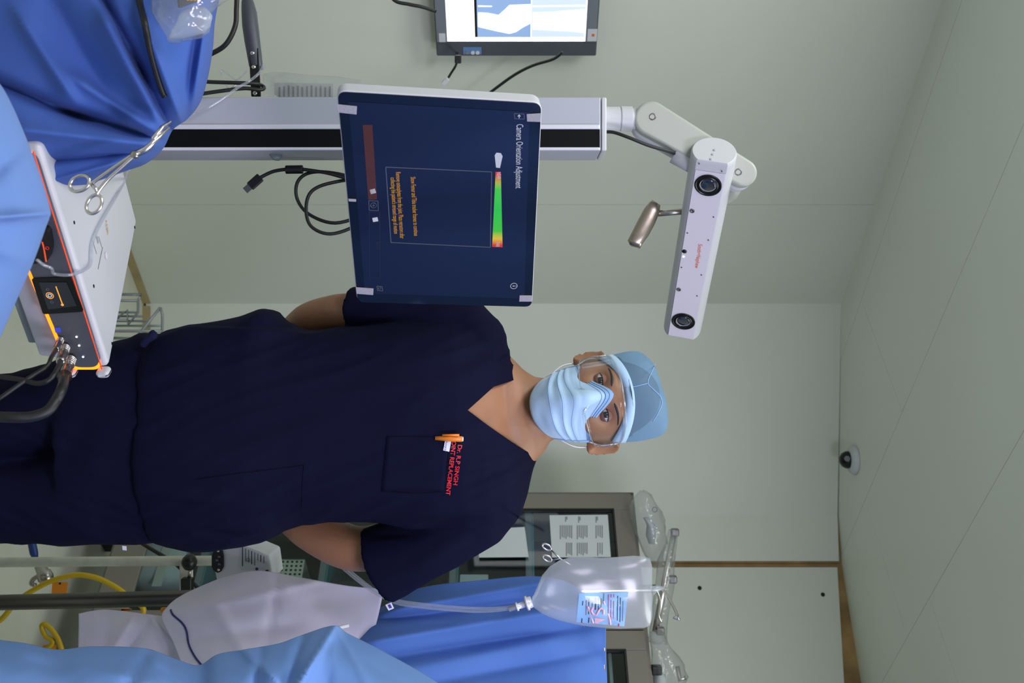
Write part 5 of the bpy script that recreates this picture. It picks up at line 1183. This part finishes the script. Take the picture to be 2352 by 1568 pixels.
hdf = fold([(1260, 1335, 930, 1395, 10, .018), (1290, 1372, 900, 1420, 11, -.020), (1300, 1400, 870, 1470, 18, .024), (1330, 1440, 850, 1520, 16, -.024), (1250, 1470, 820, 1560, 30, .016), (1340, 1500, 1000, 1568, 14, -.012)])
hd_ = thing('hanging_drape', 'blue surgical drape hanging in folds behind the infusion bag', 'drape', (P(700, 1640, HD).x, HD, 0))
cloth('cloth', rows, 'drape_blue', 16, 14, hdf, hd_, .0015, .004, 7)
MB().tube([P(1386, 1445, HD + .008), P(1388, 1560, HD + .008), P(1390, 1640, HD - .04), P(1394, 1765, HD - .19)], .006, 10).obj('support_bar', 'steel', hd_, True)
q = P(1388, 1600, HD + .03); MB().tube([q, V((q.x, q.y, 0.02))], .008, 12).obj('support_post', 'steel', hd_, True); MB().tube([q, P(1388, 1585, HD + .004)], .006, 8).obj('bar_joint', 'steel', hd_, True); MB().box((q.x, q.y, .012), (.22, .12, .024)).obj('support_foot', 'steel', hd_)
# white sheet
WD = 2.11
rows = [[(405, 1375, WD + .05), (385, 1393, WD), (372, 1420, WD - .03), (400, 1480, WD - .08), (430, 1560, WD - .14)],
        [(440, 1356, WD + .05), (440, 1380, WD), (430, 1425, WD - .05), (450, 1490, WD - .1), (480, 1570, WD - .15)],
        [(520, 1324, WD + .03), (525, 1352, WD), (520, 1410, WD - .05), (530, 1490, WD - .11), (540, 1570, WD - .16)],
        [(600, 1311, WD + .03), (605, 1345, WD), (610, 1410, WD - .05), (610, 1490, WD - .1), (610, 1570, WD - .15)],
        [(700, 1328, WD + .03), (700, 1360, WD), (700, 1420, WD - .04), (700, 1480, WD - .08), (690, 1570, WD - .14)],
        [(800, 1345, WD + .03), (798, 1372, WD + .02), (790, 1420, WD - .02), (780, 1480, WD - .06), (760, 1570, WD - .12)],
        [(880, 1352, WD + .02), (876, 1380, WD + .01), (866, 1425, WD + .0), (850, 1480, WD - .03), (830, 1570, WD - .1)]]
wsf = fold([(440, 1400, 700, 1340, 10, .010), (420, 1470, 640, 1440, 22, -.014), (500, 1400, 560, 1500, 16, .010), (640, 1330, 620, 1440, 8, -.008)])
wsh = tag(cloth('bed_sheet', rows, 'white_sheet', 8, 8, wsf, None, .0015, .004, 12), 'white sheet draped beside the raised forearm near the wall cabinet', 'sheet')
rows = [[(181, 1409, WD), (181, 1440, WD - .02), (180, 1480, WD - .04), (178, 1540, WD - .06)],
        [(235, 1400, WD + .01), (235, 1438, WD - .03), (235, 1485, WD - .05), (235, 1545, WD - .07)],
        [(295, 1405, WD + .02), (300, 1440, WD - .03), (305, 1490, WD - .05), (310, 1550, WD - .07)],
        [(350, 1412, WD + .03), (360, 1450, WD - .02), (370, 1500, WD - .05), (380, 1555, WD - .07)],
        [(395, 1418, WD + .03), (415, 1470, WD - .02), (440, 1520, WD - .05), (460, 1565, WD - .07)]]
wsf2 = fold([(260, 1490, 300, 1420, 12, .016), (300, 1490, 345, 1425, 10, -.012), (240, 1480, 250, 1410, 14, -.008), (350, 1420, 430, 1510, 12, .016)])
tag(cloth('sheet_corner', rows, 'white_sheet', 8, 8, wsf2, None, .0015, .003, 14), 'lower hanging corner of white sheet above the yellow hose', 'sheet')
wst = bvh(wsh.data)
tag(MB().tube([hitpx(wst, p.x, p.y, 0.003) for p in spline([V((a, b, 0)) for a, b in ((392, 1400), (398, 1412), (418, 1430), (428, 1448), (434, 1480), (448, 1508), (466, 1530))], 8)], 0.0019).obj('blue_cord', 'blue_cord', None, True), 'thin dark blue cord lying over the white sheet', 'cord')
tag(MB().tube([P(768, 1443, 2.0), P(800, 1436, 2.02)], 0.004, 8).obj('table_rail_end', 'elastic', None, True), 'short white tube end between the white sheet and blue drape', 'tube')

# near blue drape on the operating table at lower right, running on past the frame
ND = 1.72
top_ = [(-420, 1440, 0), (-200, 1452, 0), (-60, 1462, 0), (0, 1470, 0), (60, 1478, 0), (130, 1492, 0), (210, 1485, 0), (330, 1489, 0), (400, 1512, 0), (455, 1528, 0), (500, 1503, 0), (560, 1492, 0), (640, 1478, 0), (690, 1460, 0), (766, 1437, .03), (800, 1456, .02), (880, 1496, 0), (1010, 1572, -.03), (1100, 1660, -.06)]
rows = []
for dy, dd_, sq in ((0, 0, 0), (32, -.06, .05), (92, -.13, .10), (230, -.17, .16), (520, -.20, .22), (820, -.22, .26)):
    rows.append([(X - sq * max(0, X - 500) * .7, Y + dy, ND + d0 + dd_) for X, Y, d0 in top_])
ndf = fold([(766, 1440, 690, 1568, 10, .020), (700, 1450, 660, 1560, 20, -.030), (560, 1490, 640, 1568, 16, .022), (600, 1490, 590, 1568, 12, -.016), (330, 1490, 420, 1568, 20, .014), (60, 1490, 330, 1568, 26, .012), (340, 1500, 300, 1568, 14, -.012), (780, 1460, 840, 1568, 8, .006)])
drows = rows

# operating table the drape lies on (side to the right of the frame)
ot = thing('draped_operating_table', 'operating table at lower right spread with a creased blue drape', 'draped table', (1.08, 1.84, 0))
cloth('table_drape', drows, 'drape_toplit', 10, 10, ndf, ot, .0015, .005, 8)
MB().box((1.10, 1.91, 0.78), (0.60, 0.46, 0.10)).obj('table_top', 'black_plastic', ot, bevel=.02); MB().box((1.12, 1.84, 0.40), (0.25, 0.3, 0.68)).obj('pedestal', 'steel', ot); MB().box((1.12, 1.84, 0.03), (0.5, 0.44, 0.06)).obj('base', 'steel', ot)
sd = thing('reflection_drape', 'tall blue drape screen added beyond the right edge to reflect in the tablet', 'drape screen', (1.25, 0.6, 0))  # added out of view so the tablet screen reflects blue
rows_w = []
for j in range(26):
    y_ = 1.56 - 0.064 * j; r = []
    for i in range(26):
        t_ = i / 25; z_ = 0.55 + 1.42 * t_ - 0.10 * abs(j - 9) / 16; x_ = 1.16 + 0.035 * math.sin(j * 1.3 + 3 * noise.noise(V((j * .22, t_ * 2, 0)))) * (1 - .5 * t_) + .10 * t_ * t_
        r.append(V((x_, y_, z_)))
    rows_w.append(r)
MB().grid(rows_w).obj('cloth', 'drape_blue', sd, True, solid=.0015)
MB().tube([V((1.26, 1.60, 1.96)), V((1.26, -.12, 1.93))], .01, 10).obj('bar', 'steel', sd); MB().tube([V((1.29, .5, .0)), V((1.29, .5, 1.94))], .01, 10).obj('post', 'steel', sd); MB().box((1.29, .5, .015), (.3, .5, .03)).obj('foot', 'steel', sd)

# ================================================================ equipment seen between the legs of drape and person, lower right
tp_ = thing('ivory_post', 'ivory painted vertical rail with a clamp near the cabinet', 'rail', (P(0, 1291, 2.5).x, 2.5, 0))
pz0 = P(0, 1291, 2.5); MB().tube([V((pz0.x, 2.5, 0.0)), P(0, 1291, 2.5), P(500, 1287, 2.5), P(640, 1286, 2.5)], 0.0125, 16).obj('rail', 'ivory_paint', tp_, True)
MB().frame(P(428, 1325, 2.49), V((1, 0, 0)), V((0, 1, 0)), Z, 0.045, 0.006, 0.016).obj('bracket', 'ivory_paint', tp_, bevel=.003)
MB().lathe(P(437, 1291, 2.465), (0.0, -.3, 1), [(0.0, -.016), (.014, -.016), (.020, -.008), (.020, .004), (.012, .012), (0, .014)], 18).obj('clamp_knob', 'black_plastic', tp_, True, label='round black clamp knob')
MB().tube([P(437, 1300, 2.465), P(434, 1330, 2.465)], 0.004, 10).obj('clamp_screw', 'steel', tp_, True); MB().frame(P(430, 1342, 2.465), V((1, 0, 0)), V((0, 1, 0)), Z, 0.017, .012, .013).obj('clamp_block', 'black_plastic', tp_, bevel=.003)
MB().box((pz0.x, 2.5, 0.02), (0.12, 0.10, 0.04)).obj('base_foot', 'ivory_paint', tp_, bevel=.008)
tag(MB().tube(spline([P(300, 1230, 2.6), P(330, 1250, 2.58), P(360, 1268, 2.56), P(384, 1282, 2.54), P(410, 1300, 2.53), P(440, 1335, 2.52), P(455, 1350, 2.52)], 8), 0.005).obj('grey_cable', 'black_rubber', None, True), 'dark grey cable slanting behind the ivory rail', 'cable')
# mains powered device beside the elbow
pdv = thing('infusion_pump', 'white device with black mains inlet and rating label beside the elbow', 'medical device', P(480, 1290, 2.3))
DV = 2.24
cs = [(489, 1262), (492, 1247), (541, 1236), (560, 1250), (620, 1275), (628, 1330), (500, 1345), (491, 1300)]
MB().prism([P(a, b, DV) for a, b in cs], V((0.0, 0.10, 0))).obj('casing', 'elastic', pdv, bevel=.004)
inl = MB().prism([P(a, b, DV - .001) for a, b in ((500, 1259), (512, 1263), (515, 1275), (515, 1300), (509, 1311), (501, 1315), (492, 1310), (487, 1300), (487, 1276), (491, 1264))], V((0, -.004, 0))).obj('mains_inlet', 'black_plastic', pdv, bevel=.001)
for a, b in ((501, 1265), (502, 1308)): MB().lathe(P(a, b, DV - .005), (0, -1, 0), [(.003, 0), (.003, .001), (0, .0014)], 10).obj('screw', 'chrome', inl, True)
for a, b in ((504, 1278), (499, 1286), (504, 1295)): MB().box(P(a, b, DV - .006), (.004, .004, .006)).obj('pin', 'screw_metal', inl)
rl = MB().prism([P(a, b, DV - .001) for a, b in ((550, 1249), (600, 1268), (612, 1278), (614, 1305), (553, 1309))], V((0, -.0006, 0))).obj('rating_label', 'sticker', pdv)
for i in range(8):
    X = 556 + i * 7; MB().prism([P(X, 1256 + i * 3, DV - .002), P(X + 2.2, 1256 + i * 3, DV - .002), P(X + 2.2, 1300 - (i * 11) % 14, DV - .002), P(X, 1300 - (i * 11) % 14, DV - .002)], V((0, -.0003, 0))).obj('print_line', 'dark_print' if i % 3 == 0 else 'fine_print', rl)
text_on('CE', P(566, 1281, DV - .003), P(566, 1290, DV - .003), Z, .008, V((0, 0, 0)), 'dark_print', rl)
MB().lathe(P(590, 1306, DV - .001), (0, -1, 0), [(.0035, 0), (.0035, .001), (0, .001)], 12).obj('badge', 'blue_grip', pdv); MB().lathe(P(613, 1312, DV - .001), (0, -1, 0), [(.004, 0), (.004, .002), (0, .002)], 12).obj('foot', 'black_rubber', pdv)
MB().box((P(560, 1345, DV).x, DV + .04, P(545, 1345, DV).z), (.03, .03, .03)).obj('pole_clamp', 'mid_grey', pdv)
# yellow hose with tags
YD = 2.62
hs = thing('yellow_hose', 'long bright yellow hose arching above the floor', 'hose', P(60, 1370, YD))
MB().tube(spline([P(-60, 1460, YD), P(0, 1424, YD), P(30, 1390, YD), P(60, 1365, YD), P(110, 1337, YD), P(150, 1324, YD), P(185, 1320, YD), P(225, 1328, YD), P(262, 1346, YD), P(290, 1366, YD), P(330, 1400, YD), P(300, 1440, YD)], 8), 0.0072).obj('hose', 'yellow_hose', hs, True)
h2 = thing('yellow_hose', 'short loop of dull yellow hose by the blue drape', 'hose', P(110, 1450, YD)); MB().tube(spline([P(60, 1520, YD), P(120, 1478, YD), P(104, 1460, YD), P(96, 1440, YD), P(101, 1433, YD), P(115, 1442, YD), P(130, 1462, YD), P(138, 1480, YD), P(150, 1520, YD)], 8), 0.0066).obj('hose', 'yellow_hose', h2, True)
for k, (X0, X1, Y0, Y1, lb) in enumerate(((119, 157, 1336, 1368, 'bright orange tag hanging under the yellow hose arch'), (97, 132, 1480, 1496, 'orange tag at the edge of the lower blue drape'), (278, 304, 1397, 1402, 'thin orange tag edge above the white sheet corner'), (368, 384, 1394, 1405, 'small orange tag at the top of the white sheet'))):
    dq = YD if k < 2 else WD + .06
    tg_ = thing('orange_tag', lb, 'tag', P((X0 + X1) / 2, Y0, dq), 'orange tags on the hoses'); MB().prism(rrect([P(X0, Y1, dq), P(X0 + 2, Y0, dq), P(X1, Y0, dq), P(X1 - 4, Y1, dq)], 0.004), V((0, -.002, 0))).obj('plate', 'orange_tag', tg_)
    if k < 2: MB().lathe(P((X0 + X1) / 2, Y0 + 3.5, dq - .002), (0, -1, 0), [(.003, 0), (.003, .001), (0, .001)], 10).obj('eyelet', 'dark_gap', tg_)
# hose coupling with blue grip
hc = thing('hose_coupling', 'shiny metal coupling with a dark blue grip near the floor', 'coupling', P(95, 1300, 2.7))
MB().lathe(P(90, 1296, 2.7), P(112, 1340, 2.7) - P(90, 1296, 2.7), [(.010, 0), (.014, .002), (.016, .022), (.019, .024), (.021, .040), (.015, .056), (.006, .060)], 20).obj('body', 'steel', hc, True); MB().tube(spline([P(88, 1322, 2.69), P(76, 1330, 2.69), P(72, 1340, 2.69), P(82, 1344, 2.69)], 5), 0.006, 10).obj('lever', 'steel', hc, True)
MB().tube([P(82, 1283, 2.7), P(78, 1270, 2.7), P(72, 1240, 2.7), P(70, 1215, 2.7)], [.007, .011, .011, .011], 14).obj('grip', 'blue_grip', hc, True); MB().tube([P(82, 1280, 2.7), P(90, 1298, 2.7)], .006, 10).obj('shank', 'steel', hc, True)

# ================================================================ left: draped equipment, near drape, clamp, wire rack
LD = 1.46
O_ = [(512, -40), (494, 40), (488, 110), (476, 180), (458, 236), (430, 272), (396, 298), (374, 340), (336, 374), (282, 394), (192, 425), (100, 447), (0, 485), (-60, 500)]
Q_ = [(300, -260), (260, -260), (220, -260), (150, -260), (60, -260), (-60, -250), (-260, -200), (-300, -80), (-300, 40), (-300, 140), (-300, 220), (-300, 290), (-300, 360), (-300, 410)]
rows = []
for t_, dz in ((0, .10), (.035, .035), (.10, 0.0), (.22, -.03), (.38, -.06), (.58, -.08), (1, -.10)):
    rows.append([(a[0] + (b[0] - a[0]) * t_, a[1] + (b[1] - a[1]) * t_, LD + dz + (0.03 if t_ == 0 else 0)) for a, b in zip(O_, Q_)])
lf = fold([(385, 285, 318, 150, 9, -.030), (318, 150, 235, -10, 10, -.035), (410, 262, 335, 60, 18, .030), (370, 285, 250, 60, 26, .028), (350, 300, 200, 200, 16, .020), (345, 312, 170, 262, 12, -.036), (170, 262, 0, 190, 14, -.036), (330, 330, 60, 300, 22, .024), (300, 350, 90, 372, 10, -.018), (250, 380, 120, 415, 10, .016), (120, 0, 260, 250, 34, -.014), (60, 60, 150, 200, 20, .02), (425, 262, 450, 60, 22, -.018), (470, 60, 440, 262, 10, .012)])
tb = thing('draped_trolley', 'equipment at left under a deep blue drape gathered by forceps', 'draped trolley', (-0.63, 1.56, 0))
edr = cloth('drape', rows, 'drape_deep', 14, 14, lf, tb, .0015, .004, 10)
MB().box((-0.63, 1.56, 0.42), (0.12, 0.10, 0.76)).obj('body', 'mid_grey', tb, bevel=.02)
MB().box((-0.68, 1.56, 0.02), (0.26, 0.3, 0.04)).obj('base', 'mid_grey', tb, bevel=.01)
# near light drape on the instrument table
ND2 = 1.08
Oo = [(-40, 150), (0, 195), (28, 245), (62, 325), (92, 405), (114, 480), (112, 500), (104, 522), (76, 600), (40, 682), (0, 772), (-40, 860)]
rows = []
for t_, dz in ((0, .06), (.08, .02), (.3, -.02), (.6, -.05), (1, -.10)):
    rows.append([(a + (-90 - a) * t_, b + (490 - b) * t_ * .25, ND2 + dz) for a, b in Oo])
nf2 = fold([(110, 490, -20, 500, 10, .012), (60, 330, -40, 420, 16, -.010), (70, 600, -40, 560, 18, .008)])
it = thing('draped_instrument_table', 'pale blue draped table corner in the near foreground', 'draped table', (-0.14, 0.95, 0))
cloth('drape', rows, 'drape_light', 6, 8, nf2, it, .0015, .003, 12)
MB().box((-0.14, 0.86, 0.885), (0.36, 0.20, 0.02)).obj('table_top', 'steel', it); MB().cyl((-0.14, 0.86, 0.04), (-0.14, 0.86, 0.88), 0.02).obj('post', 'steel', it); MB().box((-0.14, 0.86, 0.02), (0.4, 0.3, 0.04)).obj('base', 'steel', it)
# forceps gripping the drape
FD_ = 1.385
fc_ = thing('towel_forceps', 'steel ring handled forceps clamping the gathered blue drape', 'forceps', P(340, 335, FD_))
MB().tube([P(388, 293, FD_ + .02), P(352, 326, FD_), P(335, 343, FD_), P(308, 356, FD_)], [.0022, .0034, .0046, .0050], 10).obj('jaw', 'chrome', fc_, True)
MB().tube([P(392, 279, FD_ + .03), P(372, 292, FD_ + .015), P(352, 320, FD_)], [.0018, .0028, .0034], 10).obj('jaw', 'chrome', fc_, True)
MB().tube(spline([P(310, 352, FD_), P(268, 380, FD_), P(235, 403, FD_), P(216, 417, FD_), P(208, 424, FD_)], 5), .0026, 10).obj('shank', 'chrome', fc_, True)
MB().tube(spline([P(308, 358, FD_ - .003), P(278, 385, FD_ - .003), P(250, 410, FD_ - .003), P(228, 436, FD_ - .003), P(222, 446, FD_ - .003)], 5), .0026, 10).obj('shank', 'chrome', fc_, True)
def fring(X, Y, rx_, ry_, an, D):
    pts = []
    for i in range(29):
        q = 2 * math.pi * i / 28; a, b = rx_ * math.cos(q), ry_ * math.sin(q); pts.append(P(X + a * math.cos(an) - b * math.sin(an), Y + a * math.sin(an) + b * math.cos(an), D))
    MB().tube(pts, .0024, 10, False).obj('finger_ring', 'chrome', fc_, True)
fring(183, 421, 24, 17, -.5, FD_); fring(216, 469, 23, 16, -1.05, FD_)
MB().tube([P(212, 424, FD_ - .003), P(224, 440, FD_ - .003)], .0028, 8).obj('ratchet', 'chrome', fc_, True); MB().lathe(P(309, 355, FD_ - .006), (0, -1, 0), [(.0055, -.004), (.0055, .002), (.003, .003), (0, .003)], 14).obj('joint', 'steel', fc_, True)
# cable lying in the drape
edt = bvh(edr.data)
tag(MB().tube([hitpx(edt, p.x, p.y, 0.006) for p in spline([V((a, b, 0)) for a, b in ((318, -20), (322, 10), (332, 50), (344, 110), (360, 170), (374, 212), (380, 222))], 8)], .0046).obj('drape_cable', 'black_rubber', None, True), 'black cable running through the folds of the left drape', 'cable')
# plastic covered instrument on the drape
ib = thing('instrument_pouch', 'clear plastic pouch with a dark instrument on top of the left drape', 'pouch', P(440, 30, 1.38))
PD = 1.37
blob('pouch', [(348, 520, -30), (346, 530, -8), (348, 500, 12), (352, 484, 28), (362, 486, 50), (372, 482, 68), (382, 466, 84), (388, 420, 96)], 'poly_bag', PD, 0.030, ib, .006)
MB().hexa([P(404, -30, PD - .01), P(470, -30, PD - .01), P(470, -30, PD + .02), P(404, -30, PD + .02)], [P(409, 20, PD - .01), P(462, 2, PD - .01), P(462, 2, PD + .02), P(409, 20, PD + .02)]).obj('instrument', 'grey_plastic', ib, bevel=.003)
for i in range(4): MB().box(P(432 + i * 8, -2 + i * .2, PD - .0115), (.004, .001, .003)).obj('digit', 'ui_yellow', ib)
blob('padding', [(420, 478, 22), (412, 488, 38), (404, 484, 56), (392, 470, 72), (388, 430, 88)], 'iv_plastic', PD, .015, ib, .004)
# wire rack by the wall
RD = 3.35
wr_ = thing('wire_rack', 'grey wire rack standing low by the wall behind the console', 'rack', V((P(300, 740, RD).x, RD, 0)))
def wtube(pts, r=.0048): MB().tube([P(*p) for p in pts], r, 8).obj('wire', 'wire_grey', wr_, True)
wtube([(272, 676, RD), (324, 676, RD), (322, 683, RD), (317, 688, RD), (317, 717, RD), (294, 746, RD), (292, 712, RD), (270, 730, RD)]); wtube([(368, 706, RD - .05), (320, 766, RD - .05), (318, 790, RD - .05)]); wtube([(368, 706, RD - .05), (373, 722, RD - .05), (373, 800, RD - .05)])
for dx in (0, 9, 20, 31): wtube([(260, 717 + dx, RD + .02), (317 + dx * 1.2 if dx < 25 else 373, 717 + dx, RD)], .0038)
wtube([(260, 776, RD), (322, 778, RD)]); 
for X, Y in ((317, 690), (373, 760), (292, 735)):
    q = P(X, Y, RD - (.05 if X > 350 else 0)); MB().tube([q, V((q.x, q.y, 0))], .0048, 8).obj('leg_wire', 'wire_grey', wr_, True)

# ================================================================ heads of the operating lamps (above the frame)
for i, (loc, tgt, lb) in enumerate((((0.85, 0.35, 2.25), (0.25, 1.85, 1.0), 'round operating lamp head hanging at right above the frame'), ((-0.75, 0.15, 2.35), (-0.2, 1.6, 0.85), 'round operating lamp head hanging at left above the frame'))):
    l_ = V(loc); d_ = (V(tgt) - l_).normalized(); ol = thing('operating_lamp', lb, 'lamp', l_, 'operating lamps')
    MB().lathe(l_ - d_ * 0.012, -d_, [(0.30, 0), (0.31, 0.01), (0.29, 0.05), (0.18, 0.09), (0.0, 0.10)]).obj('lamp_head', 'white_shell', ol, True)
    MB().tube([l_ - d_ * 0.1, l_ - d_ * 0.16 + V((0, 0, .08)), V((l_.x, l_.y - .25, H - .02))], .02, 12).obj('lamp_arm', 'white_shell', ol, True)
